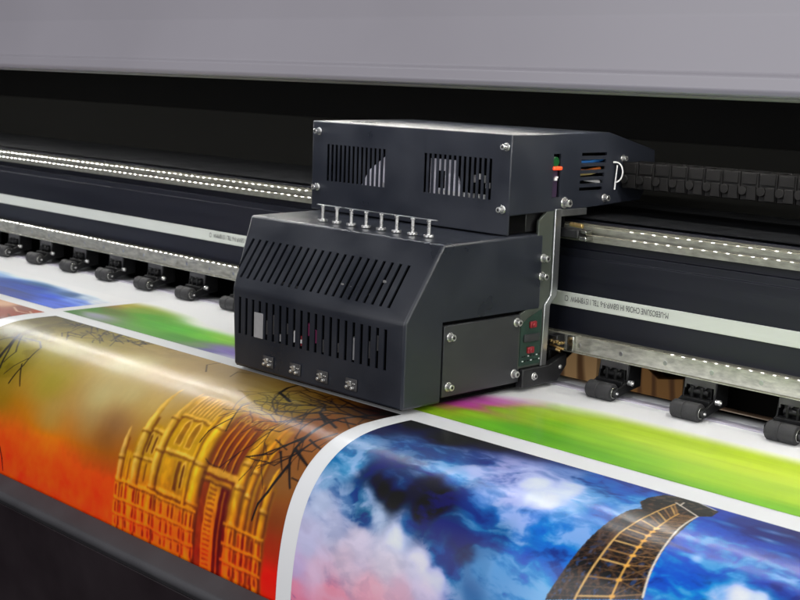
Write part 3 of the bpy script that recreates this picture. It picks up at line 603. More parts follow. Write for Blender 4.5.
# screws
def screw(pos, axis, r=.0036, h=.0055, m='bright', parent=None, washer=True):
    r *= 1.2
    p = Vector(pos); ax = Vector(axis)
    mb = MB()
    if washer: mb.cyl(p, p+ax*.0008, r*1.35, seg=20)
    mb.cyl(p+ax*.0008, p+ax*h, r, r*.92, seg=20)
    s = (parent or CA)
    o = mb.build('screw', M[m], s, bevel=.0005)
    hx = MB().cyl(p+ax*(h-.0002), p+ax*(h+.0002), r*.48, seg=6).build('hex_socket', M['black'], o)
    return o
for x, z in ((-.3995, .2720), (-.4010, .2040), (-.0985, .2710), (-.1005, .2040)):
    screw((x, -.0822, z), (0, -1, 0), .0028, .0075)
screw((X1, .0125, .2085), (1, 0, 0), .0040, .0085); screw((X1, .0860, .2110), (1, 0, 0), .0030, .0065)
screw((X1, .118, .2560), (1, 0, 0), .0026, .0055)
for y, z, mk in ((-.1655, .0755, 'brass'), (-.1655, .0225, 'brass'), (-.0590, .0800, 'bright'), (-.0600, .0225, 'bright')):
    screw((X1-.0006, y, z), (1, 0, 0), .0032, .0060, 'bright' if mk == 'bright' else 'screwwarm', sp)  if mk in M and 'screwwarm' in M else screw((X1-.0006, y, z), (1, 0, 0), .0032, .0060, 'bright', sp)

# mounting bracket plate behind the covers
bp = MB().slab([(-.030, .190), (-.014, .2015), (.053, .2015), (.053, .1930), (.0064, .1930), (.0064, .1140), (.0050, .1050), (-.0055, .0945), (-.0075, .0270), (-.0540, .0270), (-.0540, .0885), (-.030, .098)], 'x', X1-.0035, X1-.0004)
bpo = cp(bp, 'bracket_plate', mat('grey_zinc_plate', (.085, .095, .082), .5, .5, 60, .12, .05, 500), bevel=.0005)
MB().slab([(-.0045, .2020), (.0062, .2020), (.0064, .1140), (.0050, .1050), (-.0055, .0945), (-.0075, .0262), (-.0170, .0262), (-.0150, .0960), (-.0060, .1050), (-.0045, .1130)], 'x', X1-.0002, X1+.0022).build('flange', M['alu'], bpo, bevel=.0006)
MB().box(X1-.0002, X1+.0020, .0058, .052, .1936, .2012).build('flange', M['alu'], bpo, bevel=.0006)
screw((X1-.0004, -.0190, .1480), (1, 0, 0), .0032, .0075, parent=bpo); screw((X1-.0004, -.0200, .1280), (1, 0, 0), .0032, .0075, parent=bpo)
pc = cp(MB().slab([(-.0530, .030), (-.0180, .030), (-.0180, .091), (-.040, .083), (-.0530, .0760)], 'x', X1-.0002, X1+.0008), 'circuit_board', M['pcb'])
for y, z in ((-.0335, .0755), (-.0360, .0470)):
    MB().box(X1+.0008, X1+.0042, y-.0058, y+.0045, z-.0036, z+.0036).cyl((X1+.0042, y-.002, z), (X1+.0062, y-.002, z), .0026, seg=12).build('red_connector', M['red'], pc, bevel=.0009)
MB().box(X1+.0010, X1+.0030, -.048, -.022, .0565, .0650).build('chip', M['panel'], pc, bevel=.0005)
for q in range(14):
    yy = -.049 + (q % 7)*.0048; zz = .0345 + (q//7)*.0052
    MB().box(X1+.0009, X1+.0016, yy, yy+.0020, zz, zz+.0012).build('resistor', M['whitecable'] if q % 3 == 0 else M['black'], pc)
# bearing block with brass fitting on the lower rail, and the one on the upper rail
bb = cp(MB().box(-.0990, -.0860, .0060, .0205, .0405, .0590), 'bearing_block', M['black'], bevel=.001)
ft = MB()
for k in range(5): ft.cyl((-.0925+.0040*k, .002, .0525-.0012*(k % 2)), (-.0925+.0040*k, .006, .0525-.0012*(k % 2)), .0019, seg=10)
ft.cyl((-.094, .0040, .0478), (-.074, .0040, .0455), .0015, seg=8).cyl((-.084, .003, .0440), (-.078, .003, .0430), .0022, seg=8)
ft.build('brass_fitting', M['brass'], bb, bevel=.0003)
cp(MB().box(-.0800, -.0710, .0165, .0210, .0415, .0590), 'rail_wiper', M['steel'], bevel=.0008)
ubk = cp(MB().box(-.098, -.070, .0120, .0280, .1700, .1800), 'upper_bearing_block', M['black'], bevel=.0015)
MB().cyl((-.0790, .0100, .1860), (-.0620, .0100, .1850), .0026, seg=14).build('brass_fitting', M['brass'], ubk, bevel=.0005)
MB().box(-.0700, -.0600, .0140, .0275, .1680, .1730).box(-.0690, -.0610, .0150, .0275, .1760, .1800).build('end_cap', M['steel'], ubk, bevel=.0008)
# foot of the bracket
ftb = cp(MB().slab([(-.050, .0052), (.012, .0052), (.028, .022), (.028, .0355), (-.004, .0260), (-.050, .0260)], 'x', X1-.006, X1+.004), 'foot_block', M['black'], bevel=.001)
screw((X1+.004, -.030, .0165), (1, 0, 0), .0028, .003, parent=ftb); screw((X1+.004, .0160, .0215), (1, 0, 0), .0016, .002, parent=ftb)

# ------------------------------------------------------------------ vinyl sheet and its pictures
PTS = [(.06, 0), (-.1, 0), (-.22, 0), (-.26, -.0002), (-.285, -.0018), (-.308, -.0065), (-.331, -.0166), (-.350, -.0315), (-.363, -.0480), (-.373, -.069), (-.380, -.095), (-.3845, -.125), (-.3865, -.156), (-.3875, -.20), (-.388, -.26)]
def profile(n=12):
    out = []; P = [np.array(p) for p in PTS]; P = [2*P[0]-P[1]] + P + [2*P[-1]-P[-2]]
    for i in range(1, len(P)-2):
        p0, p1, p2, p3 = P[i-1:i+3]; d0 = np.linalg.norm(p1-p0); d1 = np.linalg.norm(p2-p1); d2 = np.linalg.norm(p3-p2)
        m1 = ((p1-p0)/d0*d1+(p2-p1)/d1*d0)/(d0+d1)*d1; m2 = ((p2-p1)/d1*d2+(p3-p2)/d2*d1)/(d1+d2)*d1
        for k in range(n):
            t = k/n; out.append((2*t**3-3*t*t+1)*p1+(t**3-2*t*t+t)*m1+(-2*t**3+3*t*t)*p2+(t**3-t*t)*m2)
    out.append(P[-2]); return np.array(out)
PF = profile(); SS = np.concatenate([[0], np.cumsum(np.linalg.norm(np.diff(PF, axis=0), axis=1))]) - .26
TN = np.gradient(PF, SS, axis=0); NN = np.stack([-TN[:, 1], TN[:, 0]], 1); NN /= np.linalg.norm(NN, axis=1)[:, None]
NN *= np.sign(NN[:, 1:2] + 1e-3*np.sign(-NN[:, 0:1]))  # pointing up / outwards
def surf_pt(s, off=0.):
    y = np.interp(s, SS, PF[:, 0]); z = np.interp(s, SS, PF[:, 1]); ny = np.interp(s, SS, NN[:, 0]); nz = np.interp(s, SS, NN[:, 1])
    return y+ny*off, z+nz*off
def grid_mesh(name, xs_, ss_, off, m, parent, colors=None, origin=(0, 0, 0)):
    nx, ns = len(xs_), len(ss_)
    y, z = surf_pt(ss_, off)
    co = np.empty((ns, nx, 3), np.float32); co[..., 0] = xs_[None]; co[..., 1] = y[:, None]; co[..., 2] = z[:, None]
    co -= np.array(origin, np.float32)
    idx = np.arange(ns*nx).reshape(ns, nx)
    f = np.stack([idx[1:, :-1], idx[1:, 1:], idx[:-1, 1:], idx[:-1, :-1]], -1).reshape(-1, 4)
    me = bpy.data.meshes.new(name)
    me.vertices.add(ns*nx); me.vertices.foreach_set('co', co.ravel())
    me.loops.add(f.size); me.loops.foreach_set('vertex_index', f.ravel().astype(np.int32))
    me.polygons.add(len(f)); me.polygons.foreach_set('loop_start', np.arange(0, f.size, 4, dtype=np.int32))
    me.update(calc_edges=True); me.validate()
    me.polygons.foreach_set('use_smooth', np.ones(len(f), bool))
    if colors is not None:
        ca = me.color_attributes.new('ink', 'FLOAT_COLOR', 'POINT')
        rgba = np.ones((ns*nx, 4), np.float32); rgba[:, :3] = colors.reshape(-1, 3); ca.data.foreach_set('color', rgba.ravel())
    me.materials.append(m)
    o = bpy.data.objects.new(name, me); COL.objects.link(o)
    if parent: o.parent = parent
    else: o.location = origin
    return o

VO = (-.3, -.2, 0)
ssh = np.unique(np.concatenate([np.linspace(-.2595, .02, 20), np.linspace(.02, .385, 90)]))
sheet = grid_mesh('vinyl_sheet', np.linspace(-3.0, 1.2, 60), ssh, 0., M['sheet'], None, None, VO)
sd = sheet.modifiers.new('thick', 'SOLIDIFY'); sd.thickness = .0004; sd.offset = -1
sheet['label'] = 'glossy white vinyl sheet carrying rows of colour pictures, curving down over the printer front'; sheet['category'] = 'printed sheet'

# value noise for the printed pictures
def vnoise(x, y, seed=0):
    r_ = np.random.default_rng(seed); tb = r_.random((256, 256))
    xi = np.floor(x).astype(int); yi = np.floor(y).astype(int); fx_ = x-xi; fy = y-yi
    fx_ = fx_*fx_*(3-2*fx_); fy = fy*fy*(3-2*fy)
    g = lambda a, b: tb[a % 256, b % 256]
    return (g(xi, yi)*(1-fx_)+g(xi+1, yi)*fx_)*(1-fy)+(g(xi, yi+1)*(1-fx_)+g(xi+1, yi+1)*fx_)*fy
def fbm(x, y, seed=0, o=5):
    v = 0; a = .5; t = 0
    for k in range(o):
        v = v + a*vnoise(x, y, seed+k); t += a; a *= .55; x = x*2.03+7.1; y = y*2.03+3.3
    return v/t
class Canvas:
    def __init__(s, x0, x1, s0, s1, d, ds=None):
        s.x = np.linspace(x0, x1, int(round((x1-x0)/d))+1); s.s = np.linspace(s0, s1, int(round((s1-s0)/(ds or d)))+1)
        s.X, s.S = np.meshgrid(s.x, s.s); s.c = np.zeros(s.X.shape+(3,)); s.d = d
    def base(s, ctl, power=3., warp=0., wf=30., seed=1, eps=.004, ax=1., wax=1.):
        X, S = s.X.ravel(), s.S.ravel()
        if warp:
            X = X + warp*(fbm(s.X*wf*wax, s.S*wf, seed)-.5).ravel()*2; S = S + warp*(fbm(s.X*wf*wax+50, s.S*wf, seed+9)-.5).ravel()*2
        num = np.zeros((X.size, 3)); den = np.zeros(X.size)
        for r_ in ctl:
            w = 1/(((X-r_[0]/1e4)*ax)**2+(S-r_[1]/1e4)**2+eps**2)**(power/2)
            num += w[:, None]*np.array(r_[2:])[None]; den += w
        s.c = (num/den[:, None]).reshape(s.c.shape)
    def seg(s, p, q, r0, r1, cl, cd, alpha=1., capa=False, capb=False, tex=0.):
        R = max(r0, r1)+s.d*1.5
        i0, i1 = np.searchsorted(s.x, [min(p[0], q[0])-R, max(p[0], q[0])+R]); j0, j1 = np.searchsorted(s.s, [min(p[1], q[1])-R, max(p[1], q[1])+R])
        if i1 <= i0 or j1 <= j0: return
        X = s.X[j0:j1, i0:i1]-p[0]; S = s.S[j0:j1, i0:i1]-p[1]; dx = q[0]-p[0]; dy = q[1]-p[1]; L2 = dx*dx+dy*dy+1e-12
        tr = (X*dx+S*dy)/L2; t = np.clip(tr, 0, 1); ex = X-t*dx; ey = S-t*dy; D = np.hypot(ex, ey); r_ = r0+(r1-r0)*t
        L = math.sqrt(L2); a = np.clip((r_-D)/(s.d*1.1)+.5, 0, 1)*alpha
        if capa: a = a*np.clip(tr*L/s.d+.5, 0, 1)
        if capb: a = a*np.clip((1-tr)*L/s.d+.5, 0, 1)
        off = (ex*dy-ey*dx)/L*(1 if dy > 0 else -1)  # + towards larger x
        u = np.clip(off/np.maximum(r_, 1e-6), -1, 1)
        k = np.clip(.5+.75*u+.25*u*u, 0, 1)[..., None]
        c = np.array(cl)[None, None]*(1-k)+np.array(cd)[None, None]*k
        if tex:
            al = s.S[j0:j1, i0:i1]; ac = s.X[j0:j1, i0:i1]
            c = c*(1+tex*(vnoise(ac*60, al*330, 7)-.5)*1.3+tex*(vnoise(ac*300, al*90, 17)-.5))[..., None]
        s.c[j0:j1, i0:i1] = s.c[j0:j1, i0:i1]*(1-a[..., None])+c*a[..., None]
    def stroke(s, pl, cl, cd=None, alpha=1., wf=1., cap=False, tex=0.):
        cd = cl if cd is None else cd
        P = [(a/1e4, b/1e4, c/1e5*wf/2) for a, b, c in pl]
        for i_, (p, q) in enumerate(zip(P[:-1], P[1:])): s.seg(p, q, max(p[2], s.d*.35), max(q[2], s.d*.35), cl, cd, alpha, cap and i_ == 0, cap and i_ == len(P)-2, tex)
    def poly(s, pts, col, alpha=1., edge=None):
        P = np.array(pts)/1e4; ins = np.zeros(s.X.shape, bool); n = len(P)
        for i in range(n):
            (xa, ya), (xb, yb) = P[i], P[(i+1) % n]
            c = ((ya > s.S) != (yb > s.S)) & (s.X < (xb-xa)*(s.S-ya)/(yb-ya+1e-12)+xa); ins ^= c
        a = ins*alpha; s.c = s.c*(1-a[..., None])+np.array(col)*a[..., None]; return ins
    def albedo(s, gain=.70, sat=1.0):
        v = lin(np.clip(s.c, 0, 255))/gain
        v = np.maximum(v-.012, 0)
        g = v.mean(-1, keepdims=True); v = g+(v-g)*sat
        return np.clip(v, .002, .84)
def picture(name, cv, label, off=.00025, gain=.70, sat=1.0):
    o = grid_mesh(name, cv.x, cv.s, off, M['print'], sheet, cv.albedo(gain, sat), VO); o['label'] = label; return o

# temple at dusk
cy = Canvas(-.7765, -.1010, .0245, .310, .00105, .0011)
cy.base(ART['Y'], 3.0, .0, 14, 3, .016, .75)
n = fbm(cy.X*45, cy.S*70, 11)
leaf = np.clip((n-.50)*9, 0, 1)*np.clip((.075-cy.S)/.05, 0, 1)*np.clip((-.42-cy.X)/.25, 0, 1)
cy.c = cy.c*(1-.55*leaf[..., None])+np.array((35, 30, 8))*.55*leaf[..., None]
leaf2 = np.clip((fbm(cy.X*60, cy.S*60, 31)-.47)*8, 0, 1)*np.clip(1.2-np.hypot((cy.X+.735)/.10, (cy.S-.12)/.10), 0, 1)
cy.c = cy.c*(1-.7*leaf2[..., None])+np.array((70, 55, 12))*.7*leaf2[..., None]
sk = np.clip((.20-cy.S)/.05, 0, 1)*np.clip((-.16-cy.X)/.08, 0, 1)
cy.c[..., 0] *= 1+.04*sk; cy.c[..., 1] *= 1+.13*sk; cy.c[..., 2] *= 1+.30*sk
low_ = 1-np.clip((.235-cy.S)/.05, 0, 1); cy.c[..., 1] *= 1-.14*low_; cy.c[..., 2] *= 1-.4*low_
sky = cy.c.copy()
# the ruin's facade, drawn straight on the flat sheet (x across, s down)
WX = cy.X + .0022*(fbm(cy.X*90, cy.S*90, 401, 4)-.5); WS = cy.S + .0040*(fbm(cy.X*80+9, cy.S*80, 411, 4)-.5)
LIT, MID, DRK, DEEP, REDD = (206, 174, 66), (168, 130, 38), (108, 68, 20), (76, 42, 14), (96, 42, 14)
def rc(x0, x1, s0, s1, col, al=1., e=.0011, arch=0., shade=0., col2=None):
    """rectangle with soft edges; arch rounds or points its top, shade turns it into a half-round pillar"""
    top = s0
    if arch: top = s0+arch*np.abs((WX-(x0+x1)/2)/((x1-x0)/2))**1.6
    a = np.clip((WX-x0)/e+.5, 0, 1)*np.clip((x1-WX)/e+.5, 0, 1)*np.clip((WS-top)/e+.5, 0, 1)*np.clip((s1-WS)/e+.5, 0, 1)*al
    c = np.array(col, float)[None, None]*np.ones(cy.c.shape)
    if col2 is not None:
        k = np.clip((WX-x0)/(x1-x0), 0, 1)
        k = np.clip(np.abs(k-.30)/.70, 0, 1)**1.3
        c = c*(1-k[..., None])+np.array(col2, float)*k[..., None]
    cy.c = cy.c*(1-a[..., None])+c*a[..., None]
def pillar(xc, w, s0, s1, tip=.02, cl=LIT, cd=DRK, rings=()):
    rc(xc-w*.45, xc+w*.80, s0+tip*.8, s1, DEEP, .75, .002)
    rc(xc-w/2, xc+w/2, s0, s1, cl, 1., .0011, tip, 0, cd)
    for q in rings:
        rc(xc-w*.68, xc+w*.68, q, q+.0032, (226, 190, 84), .95, .001, 0, 0, cd); rc(xc-w*.62, xc+w*.70, q+.0034, q+.0056, DEEP, .75, .001)
def ledge(x0, x1, q, h=.0036):
    rc(x0, x1, q, q+h, (218, 180, 74), .9, .001); rc(x0, x1, q+h, q+h*1.8, DEEP, .7, .001)
def windows(x0, x1, s0, s1, n_, w, col=DEEP, arch=.004):
    for q in range(n_):
        xc = x0+(x1-x0)*(q+.5)/n_
        rc(xc-w*.5-.0016, xc+w*.5+.0016, s0-.0026, s1+.001, (222, 186, 84), .75, .001, arch); rc(xc-w/2, xc+w/2, s0, s1, col, .92, .0009, arch)
rc(-.384, -.358, .206, .33, MID, .95, .003); rc(-.360, -.312, .168, .33, MID, .95, .003, .010); rc(-.316, -.232, .112, .33, MID, 1, .003, .006)
rc(-.236, -.180, .122, .33, REDD, .95, .004); rc(-.186, -.150, .126, .33, MID, .9, .003); rc(-.152, -.124, .188, .33, (120, 78, 22), .9, .004)
for q in range(9): rc(-.3080+q*.0060, -.3054+q*.0060, .116, .144, (220, 192, 96), .8, .001); rc(-.3054+q*.0060, -.3024+q*.0060, .117, .146, (128, 88, 26), .7, .001)
ledge(-.312, -.252, .1455); ledge(-.346, -.322, .172)
windows(-.302, -.268, .153, .182, 2, .0085, (120, 82, 24), .007); windows(-.266, -.254, .155, .180, 1, .004)
ledge(-.310, -.252, .188); windows(-.343, -.325, .180, .200, 2, .0035); ledge(-.346, -.322, .2045)
rc(-.303, -.283, .197, .226, (196, 152, 44), .9, .001, 0, 0, (150, 104, 28)); rc(-.281, -.275, .197, .228, DEEP, .85); windows(-.274, -.256, .198, .224, 2, .0035)
ledge(-.310, -.252, .231, .0042); rc(-.343, -.324, .210, .232, (190, 144, 42), .85, .001); rc(-.334, -.331, .212, .232, DEEP, .7); ledge(-.378, -.322, .236)
for q in range(4): rc(-.2290+q*.0105, -.2262+q*.0105, .132+q*.003, .190, (190, 126, 40), .9, .001); rc(-.2262+q*.0105, -.2246+q*.0105, .132+q*.003, .190, (44, 12, 6), .8, .001)
rc(-.236, -.184, .118, .127, (150, 90, 28), .8, .002); windows(-.232, -.186, .128, .134, 5, .003)
rc(-.250, -.182, .1905, .1975, (206, 160, 62), .95, .001); rc(-.248, -.184, .1975, .2010, (92, 44, 14), .9, .001); rc(-.244, -.188, .2010, .2050, (180, 128, 44), .9, .001); rc(-.242, -.190, .2050, .2080, DEEP, .9, .001)
rc(-.232, -.2225, .208, .33, (120, 50, 14), .9, .0015); rc(-.2225, -.2030, .207, .33, (212, 160, 46), .95, .0012, 0, 0, (180, 118, 30))
for q in range(17): rc(-.2205, -.2085, .210+q*.0052, .2124+q*.0052, (104, 46, 12), .85, .0008)
rc(-.2030, -.1900, .208, .33, (70, 20, 8), .95, .0012); rc(-.1975, -.1950, .210, .33, (170, 100, 30), .7, .001)
rc(-.150, -.147, .15, .33, (90, 46, 14), .7, .001); rc(-.1450, -.1425, .19, .33, (178, 122, 36), .7, .001); rc(-.141, -.1385, .19, .33, (76, 36, 12), .8, .001)
pillar(-.3795, .0085, .180, .33, .016, (206, 176, 86), (120, 78, 26), (.212, .236))
pillar(-.3515, .0130, .116, .33, .055, (212, 184, 78), (124, 84, 24), (.176, .205, .238))
pillar(-.3180, .0120, .112, .33, .048, (214, 182, 72), (116, 74, 20), (.152, .190, .232))
pillar(-.3655, .0050, .205, .33, .010, (198, 156, 52), (120, 74, 20))
pillar(-.2455, .0165, .106, .33, .030, (226, 192, 58), (112, 66, 16), (.1455, .190, .231))
pillar(-.2600, .0060, .118, .33, .016, (206, 166, 50), (116, 72, 18), (.188,))
pillar(-.1765, .0125, .110, .33, .050, (224, 180, 58), (106, 58, 14), (.1725, .198, .236))
pillar(-.1610, .0085, .114, .33, .045, (202, 150, 46), (96, 50, 14), (.178, .203))
pillar(-.1335, .0095, .168, .33, .030, (216, 168, 50), (110, 62, 18), (.212, .240))
# lower storeys
for row, (sa, sb) in enumerate(((.244, .258), (.264, .276), (.281, .290))):
    ledge(-.384, -.236, sa-.0052, .0026); ledge(-.190, -.126, sa-.0052, .0026)
    for q in range(24):
        xc = -.381+q*.0108+.002*math.sin(q*2.3+row)
        if -.236 < xc < -.192: continue
        rc(xc-.0019, xc+.0019, sa, sb, ((120, 20, 6), (96, 30, 8), (150, 40, 8))[(q*7+row) % 3], .8, .0009, .003)
        rc(xc+.0024, xc+.0040, sa-.002, sb, (250, 170, 50), .55, .0009)
hz_ = (.16+.30*np.clip((.155-cy.S)/.05, 0, 1))[..., None]; cy.c = cy.c*(1-hz_)+sky*hz_
# glow of the fire over the foot of the temple, weathered stone grain over everything
fire = np.clip((cy.S-.215)/.06, 0, 1)**1.2*np.clip((-.10-cy.X)/.05, .35, 1)
fc = np.stack([255+0*cy.S, 40+72*fbm(cy.X*60, cy.S*60, 5), 4+0*cy.S], -1)
lum = cy.c.mean(-1, keepdims=True)/120
cy.c = cy.c*(1-.60*fire[..., None])+fc*np.clip(lum**1.25*1.1, .16, 1.12)*.60*fire[..., None]
tm = np.clip(np.abs(cy.c-sky).sum(-1)/60, 0, 1)*1.0
cy.c *= (1+(.05+.34*tm)*(fbm(cy.X*170, cy.S*110, 21, 4)-.5))[..., None]
cy.c *= (1+.10*(fbm(cy.X*7, cy.S*11, 121, 3)-.5))[..., None]
def soft(c, m, k):
    for _ in range(k):
        d = c.copy(); d[1:-1, 1:-1] = (c[1:-1, 1:-1]*2+c[:-2, 1:-1]+c[2:, 1:-1]+c[1:-1, :-2]+c[1:-1, 2:])/6; c = d
    return c
cy.c = soft(cy.c, None, 2)
big = fbm(cy.X*38, cy.S*26, 221, 3)
cy.c = cy.c*(1+tm*.30*(big-.5))[..., None]
cy.c[..., 1] *= 1-.06*tm; 
for b in ART['Br']: cy.stroke(b, (22, 14, 8), None, .95, 1.35)
tr = random.Random(12)
def twig(x, s_, an, L, w, depth):
    pts = [[int(x*1e4), int(s_*1e4), int(w*1e5)]]
    for q in range(3):
        an += tr.uniform(-.45, .45); x += math.cos(an)*L/3; s_ += math.sin(an)*L/3
        if not (-.40 < x < -.103 and .026 < s_ < .20): break
        w *= .78; pts.append([int(x*1e4), int(s_*1e4), int(w*1e5)])
        if depth and tr.random() < .8: twig(x, s_, an+tr.choice((-1, 1))*tr.uniform(.5, 1.0), L*.62, w*.75, depth-1)
    if len(pts) > 1: cy.stroke(pts, (22, 14, 8), None, .9)
for x, s_, an, L, w, d in ((-.105, .060, 2.9, .11, .0042, 3), (-.104, .032, 3.0, .13, .0045, 3), (-.105, .085, 2.7, .09, .0035, 3), (-.150, .045, 2.6, .09, .0030, 2), (-.105, .110, 2.5, .07, .0028, 2), (-.20, .038, 2.9, .08, .0022, 1)):
    twig(x, s_, an, L, w, d)
picture('printed_picture', cy, 'printed picture of a golden temple ruin behind bare branches in orange dusk light', gain=.66, sat=1.06)

# blue sky with the lattice tower
cb = Canvas(-.0790, .560, .0325, .310, .00078, .00080)
cb.base(ART['B'], 4.0, .009, 26, 8, .006, 1., .62)
n = fbm(cb.X*26, cb.S*48, 41, 6); n2 = fbm(cb.X*60+3, cb.S*110, 57, 4)
lum = cb.c.mean(-1)
ss_ = lambda v: np.clip(v, 0, 1)**2*(3-2*np.clip(v, 0, 1))
act = np.clip((lum-30)/60, 0, 1)*np.clip((cb.S-.040)/.03, .15, 1)
wx = fbm(cb.X*16+3, cb.S*22, 301, 4); wy = fbm(cb.X*16+31, cb.S*22+9, 311, 4)
n3 = fbm(cb.X*17+2.2*wx, cb.S*36+2.2*wy, 321, 7)
n4 = fbm(cb.X*40+3*wy, cb.S*95+3*wx, 331, 6)
pale = np.clip((lum-150)/50, 0, 1)
blueish = np.clip((cb.c[..., 2]-cb.c[..., 0]-25)/50, 0, 1)
up_ = ss_((n3*.65+n4*.35-.475)*6.0)*act*(.25+.75*blueish)
cb.c = cb.c+(np.array((205, 215, 240))-cb.c)*(up_*.52)[..., None]
dn = ss_((.485-(n3*.6+n4*.4))*7.0)*np.clip((205-lum)/60, .12, 1)
cb.c = cb.c*(1-.70*dn[..., None])+np.array((8, 38, 112))*(.70*dn)[..., None]
pk = (1-blueish)*pale; g_ = cb.c.mean(-1, keepdims=True)
cb.c = cb.c+(np.array((222, 222, 238))-cb.c)*(pk*.55*np.clip((.275-cb.S)/.07, 0, 1))[..., None]
cb.c *= (1+.22*(n3-.5)*pale)[..., None]
blu = np.clip((cb.c[..., 2]-cb.c[..., 0]-60)/60, 0, 1); cb.c[..., 0] *= 1-.38*blu; cb.c[..., 1] *= 1-.02*blu; cb.c[..., 2] *= 1-.08*blu
for (x, s_, w, h, al) in ((.262, .098, .010, .005, .5), (.337, .050, .026, .006, .5), (.343, .068, .018, .005, .6), (.300, .060, .02, .004, .35), (.313, .122, .006, .008, .75), (.36, .085, .02, .004, .4), (.325, .030, .015, .006, .4)):
    e = np.clip(1-np.hypot((cb.X-x)/w, (cb.S-s_)/h)+.9*(n2-.5)+.5*(n-.5), 0, 1)*al
    cb.c = cb.c+(np.array((175, 195, 232))-cb.c)*e[..., None]
ins = cb.poly(ART['tw'], (20, 15, 13), .95)
sp_ = np.clip((fbm(cb.X*330, cb.S*240, 77, 3)-.42)*3.2, 0, 1)
tcol = np.stack([22+62*sp_, 17+46*sp_, 15+36*sp_], -1)
sp2 = np.clip((fbm(cb.X*230+5, cb.S*210, 91, 3)-.60)*9, 0, 1)[..., None]*np.clip((cb.S-.11)/.05, 0, 1)[..., None]
tcol = tcol*(1-.6*sp2)+np.array((60, 90, 145))*.6*sp2
mk = (ins & (cb.S > .058))[..., None]; cb.c = np.where(mk, tcol, cb.c)
cp_ = (ins & (cb.S <= .058) & (fbm(cb.X*300, cb.S*300, 93, 2) > .60))[..., None]; cb.c = np.where(cp_, np.array((70, 58, 48.)), cb.c)
for t in ART['L']: cb.stroke(t[0], t[1])
picture('printed_picture', cb, 'printed picture of a dark lattice tower against a deep blue cloudy sky', gain=.92, sat=1.12)

# flower meadow in the back row, still fading in under the carriage
cg = Canvas(-.8010, .560, -.1990+.0, .0, .0016, .0014); cg.s = np.linspace(-.2005, -.0012, 140); cg.X, cg.S = np.meshgrid(cg.x, cg.s); cg.c = np.zeros(cg.X.shape+(3,))
cg.base([q for q in ART['G'] if min(q[2:]) < 222], 3.4, .004, 9, 15, .008, .42, .4)
cg.c *= (1+.12*(fbm(cg.X*9, cg.S*120, 61, 4)-.5))[..., None]
cg.c[..., 0] *= 1-.07*(cg.c[..., 1] > cg.c[..., 2]+60)
wh = np.clip((-.135-cg.S)/.055, 0, 1)*0
fl = np.interp(cg.X, [-.80, -.76, -.685, -.606, -.517, -.30, -.12, -.06, .02, .6], [-.118, -.123, -.116, -.102, -.086, -.080, -.098, -.132, -.144, -.146])
fade = np.clip((fl-cg.S)/.040+.45, 0, 1)[..., None]; fade = fade*fade*(3-2*fade)
cg.c = cg.c*(1-fade)+np.array((240, 240, 240))*fade
picture('printed_picture', cg, 'blurred green picture with a magenta and orange flower, fading into the blank vinyl', gain=.95, sat=.95)
cl_ = Canvas(-2.0, -.8240, -.1300, -.0012, .003, .0016)
cl_.base(ART['BL'], 3.6, .010, 12, 25, .006, .6, .5)
cl_.c *= (1+.5*(fbm(cl_.X*10, cl_.S*120, 65, 4)-.5))[..., None]
fade = np.clip((-.095-cl_.S)/.03, 0, 1)[..., None]; cl_.c = cl_.c*(1-fade)+np.array((240, 240, 240))*fade
picture('printed_picture', cl_, 'dark blue seascape picture at the far left, half printed')
cr_ = Canvas(-1.55, -.8080, .0225, .310, .0016, .0016)
cr_.base(ART['BR'], 3.4, .012, 20, 35, .004, .5, .5)
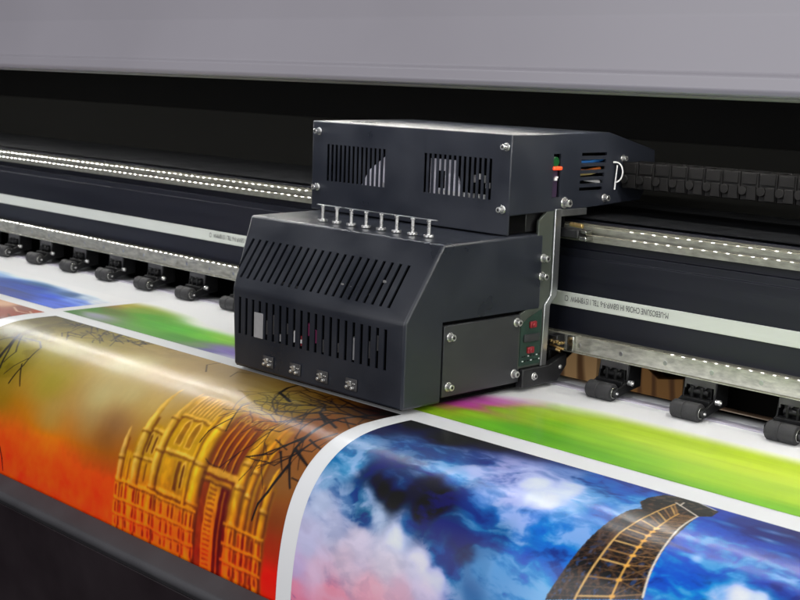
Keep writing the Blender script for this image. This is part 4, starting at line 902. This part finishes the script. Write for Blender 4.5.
for k in range(40):
    x = random.uniform(-1.2, -.82); s_ = random.uniform(.026, .15)
    col = random.choice([(215, 190, 165), (60, 25, 15), (190, 110, 60)])
    cr_.stroke([[int(x*1e4), int(s_*1e4), 200], [int((x+.03)*1e4), int((s_+.012)*1e4), 250], [int((x+.07)*1e4), int((s_+.006)*1e4), 120]], col, None, .8)
picture('printed_picture', cr_, 'red-brown picture with pale streaks at the left edge of the front row')

for o in COL.objects:
    if '_o' in o: del o['_o']

# ------------------------------------------------------------------ camera
cam = bpy.data.cameras.new('camera'); co_ = bpy.data.objects.new('camera', cam); COL.objects.link(co_)
Rm = Matrix(((0.70366145, -0.14136056, 0.69633164), (0.70968471, 0.0918842, -0.6985019), (0.03475874, 0.98568478, 0.1649768)))
co_.matrix_world = Matrix.Translation((0.82868254, -1.16477506, 0.33998629)) @ Rm.to_4x4()
cam.sensor_width = 36; cam.lens = 1330/800*36; cam.clip_start = .02; cam.clip_end = 50
cam.dof.use_dof = True; cam.dof.focus_distance = 1.36; cam.dof.aperture_fstop = 16
scene.camera = co_

# ------------------------------------------------------------------ lights
w = bpy.data.worlds.new('World'); scene.world = w; w.use_nodes = True
w.node_tree.nodes['Background'].inputs[0].default_value = (.62, .60, .68, 1); w.node_tree.nodes['Background'].inputs[1].default_value = .022
def area(name, loc, target, size, power, color=(1, 1, 1), size_y=None):
    l = bpy.data.lights.new(name, 'AREA'); l.energy = power; l.color = color; l.size = size
    if size_y: l.shape = 'RECTANGLE'; l.size_y = size_y
    o = bpy.data.objects.new(name, l); COL.objects.link(o); o.location = loc
    o.rotation_euler = (Vector(target)-Vector(loc)).to_track_quat('-Z', 'Y').to_euler(); return o
area('room_light_front', (-.25, -2.7, 1.25), (-.2, -.3, .1), 3.2, 68, (.97, .97, 1.0), 2.4)
area('room_light_right', (2.2, -.7, 1.1), (-.1, -.1, .1), 2.2, 44, (.98, 1, .97))
area('wood_fill_light', (-.08, .02, -.35), (-.1, .15, 0), .1, .9, (1, .93, .82))  # added lamp that brightens the boards under the beam
scene.render.engine = 'CYCLES'
scene.cycles.max_bounces = 8; scene.cycles.sample_clamp_indirect = 4; scene.cycles.use_denoising = True
scene.view_settings.view_transform = 'Standard'; scene.view_settings.look = 'None'; scene.view_settings.exposure = 0; scene.view_settings.gamma = 1
